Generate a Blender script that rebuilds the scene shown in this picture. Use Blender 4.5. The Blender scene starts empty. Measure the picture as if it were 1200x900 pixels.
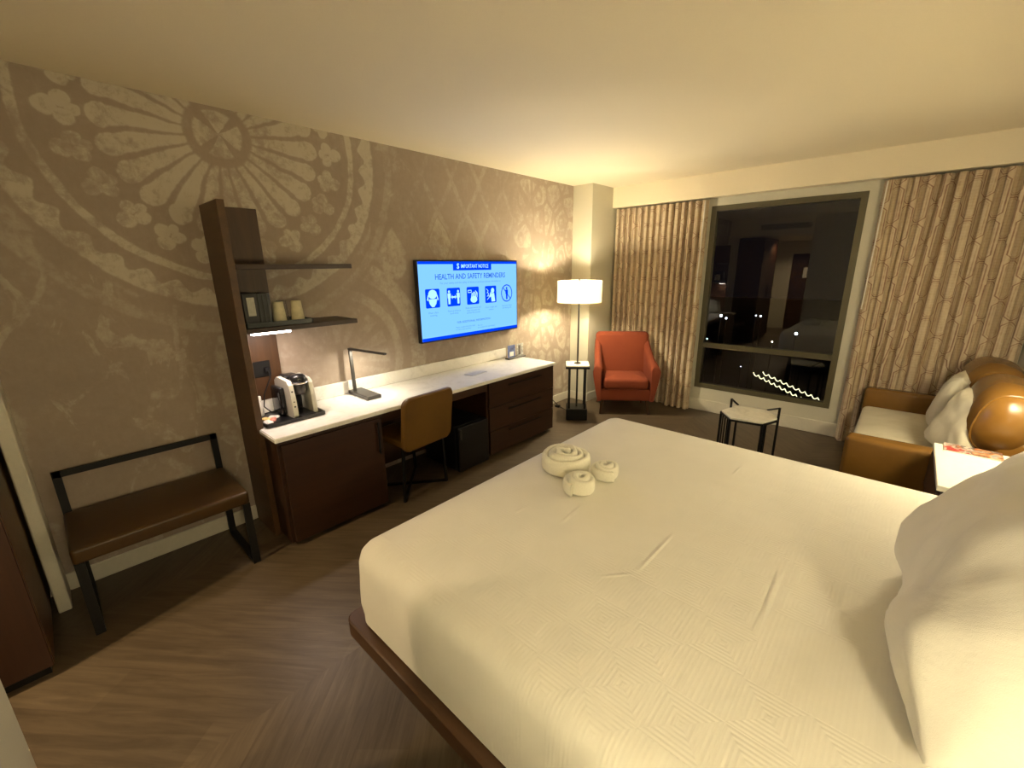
import bpy, bmesh, math, random
from mathutils import Vector, Matrix, Euler, noise
random.seed(4)
PI = math.pi
R = math.radians
SC = bpy.context.scene
C = SC.collection

# ------------------------------------------------------------------ helpers
def finish(name, bm, mat, parent=None, smooth=False, angle=40, loc=None, rot=None):
    me = bpy.data.meshes.new(name)
    bmesh.ops.remove_doubles(bm, verts=bm.verts, dist=1e-5)
    bmesh.ops.recalc_face_normals(bm, faces=bm.faces)
    bm.to_mesh(me); bm.free()
    o = bpy.data.objects.new(name, me); C.objects.link(o)
    for m in (mat if isinstance(mat, (list, tuple)) else [mat]): me.materials.append(m)
    if smooth:
        me.polygons.foreach_set('use_smooth', [True]*len(me.polygons))
        me.set_sharp_from_angle(angle=R(angle))
    if parent is not None: o.parent = parent
    if loc is not None: o.location = loc
    if rot is not None: o.rotation_euler = rot
    return o

def empty(name, loc=(0, 0, 0), rotz=0):
    o = bpy.data.objects.new(name, None); C.objects.link(o)
    o.location = loc; o.rotation_euler = (0, 0, rotz); o.empty_display_size = .1
    return o

def tag(o, label, cat, group=None):
    o['label'] = label; o['category'] = cat
    if group: o['group'] = group
    return o

def thing(name, label, cat, loc=(0, 0, 0), rotz=0, group=None):
    return tag(empty(name, loc, rotz), label, cat, group)

def struct(o):
    o['kind'] = 'structure'; return o

def box(bm, x0, x1, y0, y1, z0, z1, bev=0.0, seg=2, M=None):
    r = bmesh.ops.create_cube(bm, size=1)
    vs = r['verts']
    for v in vs:
        v.co = Vector(((x0+x1)/2+v.co.x*(x1-x0), (y0+y1)/2+v.co.y*(y1-y0), (z0+z1)/2+v.co.z*(z1-z0)))
    if bev > 0:
        es = set(e for v in vs for e in v.link_edges)
        g = bmesh.ops.bevel(bm, geom=list(es), offset=bev, segments=seg, profile=.5, affect='EDGES')
        vs = g['verts'] if M is None else list(set(g['verts']) | set(v for f in g['faces'] for v in f.verts))
    if M is not None:
        bmesh.ops.transform(bm, matrix=M, verts=vs)

def B(*a, **k):
    bm = bmesh.new(); box(bm, *a, **k); return bm

def bar(bm, p, q, w, h=None, up=(0, 0, 1)):
    """square bar from p to q"""
    h = h or w
    p = Vector(p); q = Vector(q); d = (q-p).normalized(); u = Vector(up)
    if abs(d.dot(u)) > .95: u = Vector((1, 0, 0))
    s = d.cross(u).normalized(); t = s.cross(d).normalized()
    vs = []
    for c in (p, q):
        for a, b in ((-1, -1), (1, -1), (1, 1), (-1, 1)):
            vs.append(bm.verts.new(c+s*a*w/2+t*b*h/2))
    for f in ((0, 1, 2, 3), (7, 6, 5, 4), (0, 4, 5, 1), (1, 5, 6, 2), (2, 6, 7, 3), (3, 7, 4, 0)):
        bm.faces.new([vs[i] for i in f])

def tube(bm, pts, r, n=10, cap=True):
    pts = [Vector(p) for p in pts]
    rs = r if isinstance(r, (list, tuple)) else [r]*len(pts)
    rings = []; prev = None
    for i, p in enumerate(pts):
        d = (pts[min(i+1, len(pts)-1)]-pts[max(i-1, 0)]).normalized()
        u = Vector((0, 0, 1)) if abs(d.z) < .9 else Vector((1, 0, 0))
        if prev is not None: u = prev
        s = d.cross(u).normalized(); t = s.cross(d).normalized(); prev = t
        rings.append([bm.verts.new(p+s*math.cos(a)*rs[i]+t*math.sin(a)*rs[i]) for a in [2*PI*k/n for k in range(n)]])
    for a, b in zip(rings, rings[1:]):
        for k in range(n): bm.faces.new((a[k], a[(k+1) % n], b[(k+1) % n], b[k]))
    if cap:
        bm.faces.new(rings[0][::-1]); bm.faces.new(rings[-1])

def lathe(bm, prof, cx=0, cy=0, n=32, close=False):
    """prof: (r,z) list"""
    rings = []
    for r, z in prof:
        if r < 1e-5: rings.append([bm.verts.new((cx, cy, z))])
        else: rings.append([bm.verts.new((cx+r*math.cos(2*PI*k/n), cy+r*math.sin(2*PI*k/n), z)) for k in range(n)])
    for a, b in zip(rings, rings[1:]):
        for k in range(n):
            q = [a[k % len(a)], a[(k+1) % len(a)], b[(k+1) % len(b)], b[k % len(b)]]
            u = []
            for v in q:
                if v not in u: u.append(v)
            if len(u) > 2: bm.faces.new(u)

def prism(bm, poly, z0, z1, M=None):
    a = [bm.verts.new((x, y, z0)) for x, y in poly]; b = [bm.verts.new((x, y, z1)) for x, y in poly]
    n = len(poly)
    bm.faces.new(a[::-1]); bm.faces.new(b)
    for i in range(n): bm.faces.new((a[i], a[(i+1) % n], b[(i+1) % n], b[i]))
    if M is not None: bmesh.ops.transform(bm, matrix=M, verts=a+b)

def rrect(x0, x1, y0, y1, r, n=6):
    r = max(min(r, (x1-x0)/2-1e-4, (y1-y0)/2-1e-4), 1e-4)
    out = []
    for cx, cy, a0 in ((x1-r, y1-r, 0), (x0+r, y1-r, 90), (x0+r, y0+r, 180), (x1-r, y0+r, 270)):
        for k in range(n+1):
            a = R(a0+90*k/n); out.append((cx+r*math.cos(a), cy+r*math.sin(a)))
    return out

def rings(bm, x0, x1, y0, y1, cr, prof, n=6, cap0=True, cap1=True, M=None, fn=None):
    """stack of rounded rectangles; prof: (inset, z)"""
    L = []
    for ins, z in prof:
        L.append([bm.verts.new((x, y, z)) for x, y in rrect(x0+ins, x1-ins, y0+ins, y1-ins, max(cr-ins, .004), n)])
    for a, b in zip(L, L[1:]):
        m = len(a)
        for i in range(m): bm.faces.new((a[i], a[(i+1) % m], b[(i+1) % m], b[i]))
    if cap0: bm.faces.new(L[0][::-1])
    if cap1: bm.faces.new(L[-1])
    vs = [v for l in L for v in l]
    if fn:
        for v in vs: v.co = fn(v.co)
    if M is not None: bmesh.ops.transform(bm, matrix=M, verts=vs)

def soft(bm, x0, x1, y0, y1, z0, z1, cr=.05, r=.03, crown=.0, M=None, n=5, fn=None):
    """upholstered block: rounded edges, optional crown on top"""
    p = []
    for k in range(n+1):
        a = R(90*k/n); p.append((r*(1-math.sin(a)), z0+r*(1-math.cos(a))))
    for k in range(n+1):
        a = R(90*k/n); p.append((r*(1-math.cos(a)), z1-crown-r*(1-math.sin(a))))
    w = min(x1-x0, y1-y0)/2
    for t in (.15, .35, .6, .9):
        p.append((r+(w-r)*t, z1-crown*(1-t)**2))
    rings(bm, x0, x1, y0, y1, cr, p, M=M, fn=fn)

def pillow_bm(w, h, t, nu=36, nv=26, seed=0, sharp=.5, wr=.012, rc=.06):
    """pillow lying in local XY, thickness in Z, pinched corners"""
    bm = bmesh.new()
    T = []
    for side in (1, -1):
        G = []
        for j in range(nv+1):
            row = []
            for i in range(nu+1):
                u = -1+2*i/nu; v = -1+2*j/nv
                # ease the grid toward the edges
                u = math.sin(u*PI/2); v = math.sin(v*PI/2)
                prof = max(0, (1-abs(u)**3.2))**sharp*max(0, (1-abs(v)**3.2))**sharp
                x = u*w/2*(1-.05*(1-v*v)*abs(u)**4*1.0)
                y = v*h/2*(1-.07*(1-u*u)*abs(v)**4*1.0)
                x *= 1-rc*abs(v)**7; y *= 1-rc*abs(u)**7
                q = Vector((x*5+seed*7.3, y*5, side*2))
                nz = noise.noise(q)*wr*1.6+noise.noise(q*2.7)*wr*.6
                # creases running from the corners
                cr = math.sin(14*math.atan2(abs(v)-1.05, abs(u)-1.05)+seed)*wr*.55*math.exp(-2.2*((1-abs(u))**2+(1-abs(v))**2))
                z = side*(prof*t/2)+(nz+cr)*min(1, prof*2)
                row.append(bm.verts.new((x, y, z)))
            G.append(row)
        for j in range(nv):
            for i in range(nu):
                f = (G[j][i], G[j][i+1], G[j+1][i+1], G[j+1][i])
                bm.faces.new(f if side > 0 else f[::-1])
    return bm

# ------------------------------------------------------------------ node helper
class X:
    t = None
    def __init__(s, v): s.v = v
    @staticmethod
    def n(op, *a, clamp=False):
        nd = X.t.nodes.new('ShaderNodeMath'); nd.operation = op; nd.use_clamp = clamp
        for i, q in enumerate(a):
            q = q.v if isinstance(q, X) else q
            if isinstance(q, (int, float)): nd.inputs[i].default_value = q
            else: X.t.links.new(q, nd.inputs[i])
        return X(nd.outputs[0])
    def __add__(s, o): return X.n('ADD', s, o)
    __radd__ = __add__
    def __sub__(s, o): return X.n('SUBTRACT', s, o)
    def __rsub__(s, o): return X.n('SUBTRACT', o, s)
    def __mul__(s, o): return X.n('MULTIPLY', s, o)
    __rmul__ = __mul__
    def __truediv__(s, o): return X.n('DIVIDE', s, o)
def fmax(a, b): return X.n('MAXIMUM', a, b)
def fmin(a, b): return X.n('MINIMUM', a, b)
def fabs(a): return X.n('ABSOLUTE', a)
def fsin(a): return X.n('SINE', a)
def fcos(a): return X.n('COSINE', a)
def fract(a): return X.n('FRACT', a)
def floor(a): return X.n('FLOOR', a)
def fmod(a, b): return X.n('FLOORED_MODULO', a, b)
def sqrt(a): return X.n('SQRT', a)
def atan2(a, b): return X.n('ARCTAN2', a, b)
def lt(a, b): return X.n('LESS_THAN', a, b)
def gt(a, b): return X.n('GREATER_THAN', a, b)
def sstep(a, lo, hi):
    nd = X.t.nodes.new('ShaderNodeMapRange'); nd.interpolation_type = 'SMOOTHSTEP'
    X.t.links.new(a.v, nd.inputs[0]); nd.inputs[1].default_value = lo; nd.inputs[2].default_value = hi
    return X(nd.outputs[0])
def mixf(f, a, b): return a+(b-a)*f if isinstance(a, X) or isinstance(b, X) else X.n('ADD', a, f*(b-a))

class Mat:
    def __init__(s, name, col=(.5, .5, .5), rough=.5, metal=0, **kw):
        s.m = bpy.data.materials.new(name); s.m.use_nodes = True; s.t = s.m.node_tree; X.t = s.t
        s.b = s.t.nodes['Principled BSDF']
        s.b.inputs['Base Color'].default_value = (*col, 1); s.b.inputs['Roughness'].default_value = rough
        s.b.inputs['Metallic'].default_value = metal
        for k, v in kw.items(): s.b.inputs[k.replace('_', ' ')].default_value = v
    def coords(s, kind='Object', scale=(1, 1, 1), loc=(0, 0, 0)):
        tc = s.t.nodes.new('ShaderNodeTexCoord'); mp = s.t.nodes.new('ShaderNodeMapping')
        s.t.links.new(tc.outputs[kind], mp.inputs[0]); mp.inputs['Scale'].default_value = scale; mp.inputs['Location'].default_value = loc
        return mp.outputs[0]
    def xyz(s, vec):
        sp = s.t.nodes.new('ShaderNodeSeparateXYZ'); s.t.links.new(vec, sp.inputs[0]); return [X(o) for o in sp.outputs]
    def vec(s, x, y, z=0.0):
        cb = s.t.nodes.new('ShaderNodeCombineXYZ')
        for i, q in enumerate((x, y, z)):
            if isinstance(q, X): s.t.links.new(q.v, cb.inputs[i])
            else: cb.inputs[i].default_value = q
        return cb.outputs[0]
    def noise(s, vec, scale, detail=4, rough=.55, dist=0):
        nd = s.t.nodes.new('ShaderNodeTexNoise'); s.t.links.new(vec, nd.inputs['Vector'])
        nd.inputs['Scale'].default_value = scale; nd.inputs['Detail'].default_value = detail
        nd.inputs['Roughness'].default_value = rough; nd.inputs['Distortion'].default_value = dist
        return X(nd.outputs[0])
    def vor(s, vec, scale, feature='DISTANCE_TO_EDGE', rand=1.0):
        nd = s.t.nodes.new('ShaderNodeTexVoronoi'); nd.feature = feature; s.t.links.new(vec, nd.inputs['Vector'])
        nd.inputs['Scale'].default_value = scale; nd.inputs['Randomness'].default_value = rand
        return X(nd.outputs[0])
    def ramp(s, f, stops):
        nd = s.t.nodes.new('ShaderNodeValToRGB'); s.t.links.new(f.v, nd.inputs[0]); cr = nd.color_ramp
        while len(cr.elements) > 1: cr.elements.remove(cr.elements[0])
        cr.elements[0].position = stops[0][0]; cr.elements[0].color = (*stops[0][1], 1)
        for p, c in stops[1:]:
            e = cr.elements.new(p); e.color = (*c, 1)
        return nd.outputs[0]
    def color(s, sock): s.t.links.new(sock, s.b.inputs['Base Color'])
    def bump(s, f, strength=.3, dist=.01):
        nd = s.t.nodes.new('ShaderNodeBump'); s.t.links.new(f.v, nd.inputs['Height'])
        nd.inputs['Strength'].default_value = strength; nd.inputs['Distance'].default_value = dist
        s.t.links.new(nd.outputs[0], s.b.inputs['Normal'])

def simple(name, col, rough=.5, metal=0, nscale=60, namt=.12, bump=0, **kw):
    """plain colour with a faint mottling"""
    m = Mat(name, col, rough, metal, **kw); v = m.coords()
    f = m.noise(v, nscale, 3)
    lo = tuple(max(0, c*(1-namt)) for c in col); hi = tuple(min(1, c*(1+namt)) for c in col)
    m.color(m.ramp(f, [(.3, lo), (.7, hi)]))
    if bump: m.bump(f, bump, .004)
    return m.m

def wood(name, c1, c2, rough=.4, axis='z', scale=1.0, **kw):
    m = Mat(name, c1, rough, **kw)
    sc = {'x': (.6, 9, 9), 'y': (9, .6, 9), 'z': (9, 9, .6)}[axis]
    v = m.coords('Object', tuple(q*scale for q in sc))
    f = m.noise(v, 3, 6, .6, .6); g = m.noise(v, 14, 3, .6, .2)
    h = f*.75+g*.25
    m.color(m.ramp(h, [(.3, c1), (.7, c2)]))
    m.bump(h, .08, .003)
    return m.m

def emit(name, col, strength):
    m = bpy.data.materials.new(name); m.use_nodes = True; t = m.node_tree
    t.nodes.remove(t.nodes['Principled BSDF'])
    e = t.nodes.new('ShaderNodeEmission'); e.inputs[0].default_value = (*col, 1); e.inputs[1].default_value = strength
    t.links.new(e.outputs[0], t.nodes['Material Output'].inputs[0])
    return m

# ------------------------------------------------------------------ materials
WARM = (1.0, .80, .44)
m_paint = simple('wall_paint', (.56, .53, .42), .7, nscale=220, namt=.03, bump=.05)
m_ceil = simple('ceiling_paint', (.78, .69, .51), .8, nscale=260, namt=.02, bump=.04)
m_trim = simple('trim_paint', (.62, .58, .47), .5, nscale=50, namt=.03)
m_frame = simple('bronze_window_frame', (.095, .082, .044), .5, .1, nscale=90, namt=.06)
m_walnut = wood('walnut_panel', (.040, .017, .005), (.072, .031, .010), .45, 'z')
m_walnut_h = wood('walnut_cabinet', (.018, .0055, .001), (.036, .012, .0025), .42, 'y')
m_walnut_x = wood('walnut_side', (.055, .025, .006), (.092, .042, .011), .45, 'x')
m_redwood = wood('reddish_wood', (.024, .0075, .002), (.040, .013, .0035), .45, 'z')
m_bedwood = wood('bed_platform_wood', (.045, .020, .008), (.08, .036, .014), .45, 'x')
m_black = simple('black_metal', (.006, .006, .006), .45, .3, nscale=120)
m_blackpl = simple('black_plastic', (.005, .005, .006), .32, nscale=120)
m_dkgreen = simple('dark_lacquer', (.012, .016, .015), .3, nscale=100)
m_orange = Mat('orange_fabric', (.45, .09, .03), .9)
v = m_orange.coords(); f = m_orange.noise(v, 420, 2); g = m_orange.noise(v, 5, 2)
m_orange.color(m_orange.ramp(f*.6+g*.4, [(.35, (.165, .026, .005)), (.68, (.205, .037, .008))])); m_orange.bump(f, .25, .002); m_orange = m_orange.m
m_leather = Mat('tan_leather', (.30, .14, .045), .27)
v = m_leather.coords(); f = m_leather.vor(v, 260, 'F1'); g = m_leather.noise(v, 4, 4)
m_leather.color(m_leather.ramp(g, [(.3, (.15, .072, .012)), (.7, (.21, .103, .020))])); m_leather.bump(f, .12, .001); m_leather = m_leather.m
m_cream = Mat('cream_upholstery', (.62, .58, .46), .9)
v = m_cream.coords(); f = m_cream.noise(v, 350, 2); g = m_cream.noise(v, 6, 3, .5, .6)
m_cream.color(m_cream.ramp(g, [(.3, (.56, .52, .40)), (.7, (.66, .62, .50))])); m_cream.bump(f*.4+g*.8, .25, .008); m_cream = m_cream.m
m_linen = Mat('white_pillowcase', (.80, .78, .72), .8)
v = m_linen.coords(); g = m_linen.noise(v, 3.2, 4, .5, 1.2); f = m_linen.noise(v, 500, 1)
m_linen.color(m_linen.ramp(g, [(.2, (.84, .82, .75)), (.8, (.88, .86, .80))])); m_linen.bump(g*.9+f*.04, .35, .03); m_linen = m_linen.m
m_towel = Mat('white_towel', (.80, .77, .66), .95)
v = m_towel.coords(); f = m_towel.noise(v, 260, 3)
m_towel.color(m_towel.ramp(f, [(.3, (.82, .80, .66)), (.7, (.92, .89, .76))])); m_towel.bump(f, .6, .006); m_towel = m_towel.m
m_chrome = simple('brushed_chrome', (.7, .7, .7), .22, 1.0, nscale=30, namt=.03)
m_gunmetal = simple('gunmetal', (.09, .085, .08), .38, .8, nscale=80, namt=.08)
m_white = simple('white_plastic', (.72, .70, .64), .45, nscale=40, namt=.04)
m_paper = simple('paper_white', (.78, .77, .72), .8, nscale=90, namt=.04)
m_cup = simple('paper_cup_cream', (.55, .50, .33), .8, nscale=30, namt=.12)

# white stone worktop
q = Mat('white_quartz', (.8, .79, .75), .22)
v = q.coords(); f = q.noise(v, 3, 7, .65, 2.5); g = q.noise(v, 45, 2)
q.color(q.ramp(f*.8+g*.2, [(.30, (.62, .60, .55)), (.47, (.76, .74, .69)), (.75, (.82, .80, .76))])); m_quartz = q.m
q = Mat('marble_top', (.8, .79, .75), .3)
v = q.coords(); f = q.noise(v, 9, 6, .6, 2)
q.color(q.ramp(f, [(.3, (.60, .57, .48)), (.6, (.74, .70, .60))])); m_marble = q.m

# bed cover: pressed squares and a few long creases
q = Mat('white_bed_cover', (.80, .77, .68), .85)
v = q.coords(); x, y, z = q.xyz(v)
cell = .14
def frets(ox, oy):
    u = fabs(fract(x/cell+ox)-.5); w = fabs(fract(y/cell+oy)-.5)
    d = fmax(u, w)
    return fsin(d*2*PI*12)
k = gt(q.vor(q.vec(floor(x/cell), floor(y/cell)), .7, 'F1'), .45)
st = fsin(x*(2*PI/.0125))
pat = frets(0, 0)*k+st*(1-k)
fade = q.noise(q.coords('Object', (1, 1, 1)), 1.2, 2)
cre = None
for (ax, ay, bx, by, wd) in ((2.577, 1.452, 2.573, 1.143, .007), (2.488, 1.046, 2.573, 1.143, .006), (2.92, 1.476, 2.929, 1.161, .008), (2.604, 2.222, 2.598, 2.061, .006), (2.207, 1.395, 2.222, 1.2, .008), (2.038, 1.248, 2.034, 1.124, .009)):
    L = math.hypot(bx-ax, by-ay); ux, uy = (bx-ax)/L, (by-ay)/L
    dd = fabs((x-ax)*(-uy)+(y-ay)*ux); tt = (x-ax)*ux+(y-ay)*uy
    ins = sstep(tt, 0, .08)*(1-sstep(tt, L-.08, L))
    c1 = (1-sstep(dd, 0, wd*1.6))*ins
    cre = c1 if cre is None else fmax(cre, c1)
big = q.noise(v, 2.2, 3, .5, .5)
hh = pat*sstep(fade, .30, .5)*.042+cre*.75+big*1.2
q.bump(hh, .5, .012)
g = q.noise(v, 5, 3)
q.color(q.ramp(g, [(.3, (.78, .755, .68)), (.7, (.81, .785, .71))]))
m_cover = q.m

# wide-plank herringbone floor
q = Mat('wood_look_floor', (.2, .13, .08), .42)
v = q.coords('Object'); x, y, z = q.xyz(v)
def tilt(a):
    return x*math.cos(a)+y*math.sin(a), y*math.cos(a)-x*math.sin(a)
BW = 1.15   # chevron band width
yy = y+.38
band = floor((x-.36)/BW)
odd = fmod(band, 2.0)
ua, va = tilt(R(38)); ub, vb = tilt(R(-52+4))
u = mixf(odd, ua, ub); w = mixf(odd, va, vb)
PW = .19
row = floor(w/PW)
seed = X(q.noise(q.vec(row*3.17, band*5.3+floor(u/1.4+row*.37)*2.7), 7.3, 0).v)
vec = q.vec(u*1.2+row*7.7, w*13)
gr = q.noise(vec, 2.0, 7, .62, 1.0)
gr2 = q.noise(q.vec(u*3+row*3.1, w*60), 1.0, 3, .6, .3)
tone = gr*.62+gr2*.2+seed*.20+.03
gap = 1-sstep(fabs(fract(w/PW)-.5), .482, .496)
cc = q.ramp(tone, [(.30, (.040, .027, .015)), (.47, (.072, .051, .030)), (.62, (.105, .076, .046)), (.8, (.14, .104, .065))])
mx = q.t.nodes.new('ShaderNodeMix'); mx.data_type = 'RGBA'
q.t.links.new((gap*.25+.75).v, mx.inputs[0]); mx.inputs[6].default_value = (.05, .03, .018, 1)
q.t.links.new(cc, mx.inputs[7]); q.t.links.new(mx.outputs[2], q.b.inputs['Base Color'])
q.bump(gap*.3+tone*.2, .1, .003)
m_floor = q.m

# printed mural wallpaper on the television wall
q = Mat('mural_wallpaper', (.5, .45, .4), .75)
v = q.coords('Object'); x, y, z = q.xyz(v)
wob = q.noise(v, 5, 4, .6); wob2 = q.noise(q.coords('Object', (1, 1, 1), (9, 3, 5)), 5, 4, .6)
yy = y+(wob-.5)*.045; zz = z+(wob2-.5)*.045
def polar(cy, cz):
    a = yy-cy; b = zz-cz
    return sqrt(a*a+b*b), atan2(b, a)
r, th = polar(.90, 2.40)
NP = 24
fa = fabs(fract(th*(NP/(2*PI))+.5)-.5)*(2*PI/NP)   # angle from petal axis
off = fsin(fa)*r
# petals: wedge with rounded outer end
pet_w = r*.098+.004
body = sstep(pet_w-off, -.002, .010)*sstep(r, .16, .18)*(1-sstep(r, .50, .515))
tipd = sqrt((r-.505)*(r-.505)+off*off)
tip = 1-sstep(tipd, .050, .060)
petal = fmax(body, tip)
# small four-lobed centre
c4 = sqrt(off*off+(r-.075)*(r-.075))
ctr = sstep(fabs(fract(th*(4/(2*PI))+.5)-.5)*-1.0+.5, .10, .16)*(1-sstep(r, .115, .13))
# trefoils
fb = fabs(fract(th*(NP/(2*PI)))-.5)*(2*PI/NP); offb = fsin(fb)*r
t1 = 1-sstep(sqrt((r-.69)*(r-.69)+off*off), .036, .046)
t2 = 1-sstep(sqrt((r-.635)*(r-.635)+(off-.036)*(off-.036)), .030, .040)
t3 = 1-sstep(sqrt((r-.60)*(r-.60)+off*off), .022, .03)
tre = fmax(t1, fmax(t2, t3))
ring1 = sstep(r, .775, .785)*(1-sstep(r, .815, .825))
scal = .885+.022*fcos(th*40)
ring2 = sstep(r-scal, -.006, .006)*(1-sstep(r, .965, .98))
ring3 = sstep(r, 1.06, 1.075)*(1-sstep(r, 1.12, 1.135))*.35
rose = fmax(fmax(petal, ctr), fmax(tre, fmax(ring1, fmax(ring2, ring3))))
inrose = 1-sstep(r, 1.14, 1.16)
# lower rosette
r2, th2 = polar(1.45, .97)
fa2 = fabs(fract(th2*(16/(2*PI))+.5)-.5)*(2*PI/16); o2 = fsin(fa2)*r2
p2 = sstep(r2*.13+.002-o2, -.004, .012)*sstep(r2, .14, .17)*(1-sstep(r2, .42, .44))
rg = sstep(r2, .47, .49)*(1-sstep(r2, .545, .56))
rg2 = sstep(r2, .635, .65)*(1-sstep(r2, .78, .80))
low = fmax(p2*.25, fmax(rg*.45, rg2*.6))*(1-inrose)
# ogee lattice
def lattice(y0, z0, w, h, lw):
    a = (yy-y0)/w; b = (zz-z0)/h
    s = a+b; d = a-b
    # bend the straight diagonals into soft ogees
    s = s+fsin(b*2*PI)*.03; d = d-fsin(b*2*PI)*.03
    l1 = .5-fabs(fract(s)-.5); l2 = .5-fabs(fract(d)-.5)
    line = 1-sstep(fmin(l1, l2), lw, lw*1.7)
    return line, floor(s), floor(d), l1, l2
ln, fs, fd, l1, l2 = lattice(2.78, 2.12, .32, .52, .055)
sel = q.noise(q.vec(fs*3.3, fd*5.9), 9, 0)
solid = sstep(fmin(l1, l2), .09, .12)*gt(sel, .56)*(1-sstep(z, 2.02, 2.14))
reg = sstep(y+(wob-.5)*.5, 2.10, 2.30)*(1-sstep(y+(wob2-.5)*.5, 3.35, 3.55))
lat = fmax(ln*.34, solid*.62)*reg
# fleur shape
fl = 1-sstep(fabs(yy-1.99)*.9+fabs(zz-1.78)*.62, .10, .125)
fl2 = 1-sstep(sqrt((yy-1.99)*(yy-1.99)+(zz-1.68)*(zz-1.68)), .10, .125)
lat = fmax(lat, fmax(fl, fl2)*.6)
# swirling tracery near the corner
sw = q.coords('Object', (1, 4.0, 3.1), (0, .3, .2))
dv = q.vor(sw, 1.25, 'DISTANCE_TO_EDGE', .75); df = q.vor(sw, 1.25, 'F1', .75)
ln3 = sstep(dv, .06, .10)
hole = 1-sstep(fabs(df-.24), .05, .09)
curl = fmax(ln3*(1-hole*.7)*.6, 0.0)
reg3 = sstep(y+(wob-.5)*.35, 3.38, 3.5)
sw_all = curl*reg3
# pale winding scrolls low on the wall
sc = q.coords('Object', (1, 1.7, 1.25), (0, 4.4, 1.7))
n0 = q.noise(q.coords('Object', (1, 1, 1), (2, 2, 2)), 9, 5, .65)
scd = q.noise(sc, .95, 2, .4, .5)
scroll = 1-sstep(fabs(scd-.5)+(n0-.5)*.06, .012, .030)
blobs = sstep(q.noise(sc, 2.3, 5, .6, 1.0), .56, .60)
lowreg = (1-sstep(r, .99, 1.01))
bg = fmax(scroll*.45, blobs*.5)*(1-sstep(r2, 0, .01)*0)*(1-reg3)*(1-reg*.8)
bgm = sstep(r, .99, 1.02)*sstep(r2, .80, .84)
pattern = fmax(rose*(1-sstep(r, 1.14, 1.15)), fmax(low, fmax(lat, fmax(sw_all, bg*bgm))))
# worn, mottled print
n1 = q.noise(v, 2.3, 7, .66, .6); n2 = q.noise(v, 22, 6, .7, .3); n3 = q.noise(q.coords('Object', (1, 2.2, .35)), 26, 3, .6, .2)
wear = sstep(n1*.6+n2*.4, .40, .56)
tone = pattern*(.29+.42*wear)+(n1-.5)*.95+(n2-.5)*.72+(n3-.5)*.26
cc = q.ramp(tone+.16, [(.0, (.300, .238, .186)), (.25, (.330, .265, .208)), (.55, (.400, .340, .268)), (.80, (.475, .418, .330)), (1.0, (.50, .445, .355))])
q.t.links.new(cc, q.b.inputs['Base Color'])
m_mural = q.m

# curtain print (UV in metres along the cloth)
q = Mat('printed_curtain', (.4, .3, .2), .9)
tc = q.t.nodes.new('ShaderNodeUVMap'); tc.uv_map = 'cloth'
sp = q.t.nodes.new('ShaderNodeSeparateXYZ'); q.t.links.new(tc.outputs[0], sp.inputs[0]); u, w = X(sp.outputs[0]), X(sp.outputs[1])
CW, CH = .115, .30
col = floor(u/CW); b = w/CH+fmod(col, 2.0)*.5
a = fabs(fract(u/CW)-.5)*CW            # metres from the column's centre line
bb = fabs(fract(b)-.5)*CH              # metres from the cell's middle
hexd = fmax(fmax(a-CW/2, bb-CH/2), (a+bb-(CW/2+CH/2-.034))*.707)
edge = sstep(hexd, -.013, -.010)*(1-sstep(hexd, -.006, -.003))
inner = sstep(hexd, -.026, -.023)*(1-sstep(hexd, -.020, -.017))
knot = sstep(hexd, -.001, .003)
lad = gt(fsin(w*2*PI/.022), .2)*lt(hexd, -.03)*.07
nn = q.noise(q.vec(u*30, w*30), 1.0, 4); n5 = q.noise(q.vec(u*90, w*6), 1.0, 3)
t = fmax(edge, inner*.45)*.50+lad+knot*.04+(nn-.5)*.5+(n5-.5)*.75+.10
cc = q.ramp(t+.12, [(0, (.60, .50, .35)), (.35, (.49, .385, .26)), (.62, (.32, .21, .14)), (.95, (.20, .105, .075))])
q.t.links.new(cc, q.b.inputs['Base Color'])
q.bump(n5, .2, .002)
m_curtain = q.m

# glass
q = Mat('window_glass', (1, 1, 1), 0.0); q.b.inputs['Transmission Weight'].default_value = 1; q.b.inputs['IOR'].default_value = 1.5
q.b.inputs['Specular Tint'].default_value = (1, 1, 1, 1)
m_glass = q.m
q = Mat('clear_plastic', (.9, .9, .88), .08); q.b.inputs['Transmission Weight'].default_value = .9; q.b.inputs['IOR'].default_value = 1.3; m_acryl = q.m

# translucent lamp shade fabric
def shade_mat(name, col, mixv=.42):
    m = bpy.data.materials.new(name); m.use_nodes = True; t = m.node_tree; X.t = t
    p = t.nodes['Principled BSDF']; t.nodes.remove(p)
    d = t.nodes.new('ShaderNodeBsdfDiffuse'); tr = t.nodes.new('ShaderNodeBsdfTranslucent'); mx = t.nodes.new('ShaderNodeMixShader')
    tc = t.nodes.new('ShaderNodeTexCoord'); nz = t.nodes.new('ShaderNodeTexNoise'); nz.inputs['Scale'].default_value = 220
    t.links.new(tc.outputs['Object'], nz.inputs['Vector'])
    rp = t.nodes.new('ShaderNodeValToRGB'); rp.color_ramp.elements[0].color = (*[c*.93 for c in col], 1); rp.color_ramp.elements[1].color = (*col, 1)
    t.links.new(nz.outputs[0], rp.inputs[0])
    t.links.new(rp.outputs[0], d.inputs[0]); t.links.new(rp.outputs[0], tr.inputs[0]); mx.inputs[0].default_value = mixv
    t.links.new(d.outputs[0], mx.inputs[1]); t.links.new(tr.outputs[0], mx.inputs[2])
    t.links.new(mx.outputs[0], t.nodes['Material Output'].inputs[0])
    return m
m_shade = shade_mat('linen_lamp_shade', (.84, .80, .66))
m_shade2 = shade_mat('cotton_lamp_shade', (.94, .92, .84), .55)

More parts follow.
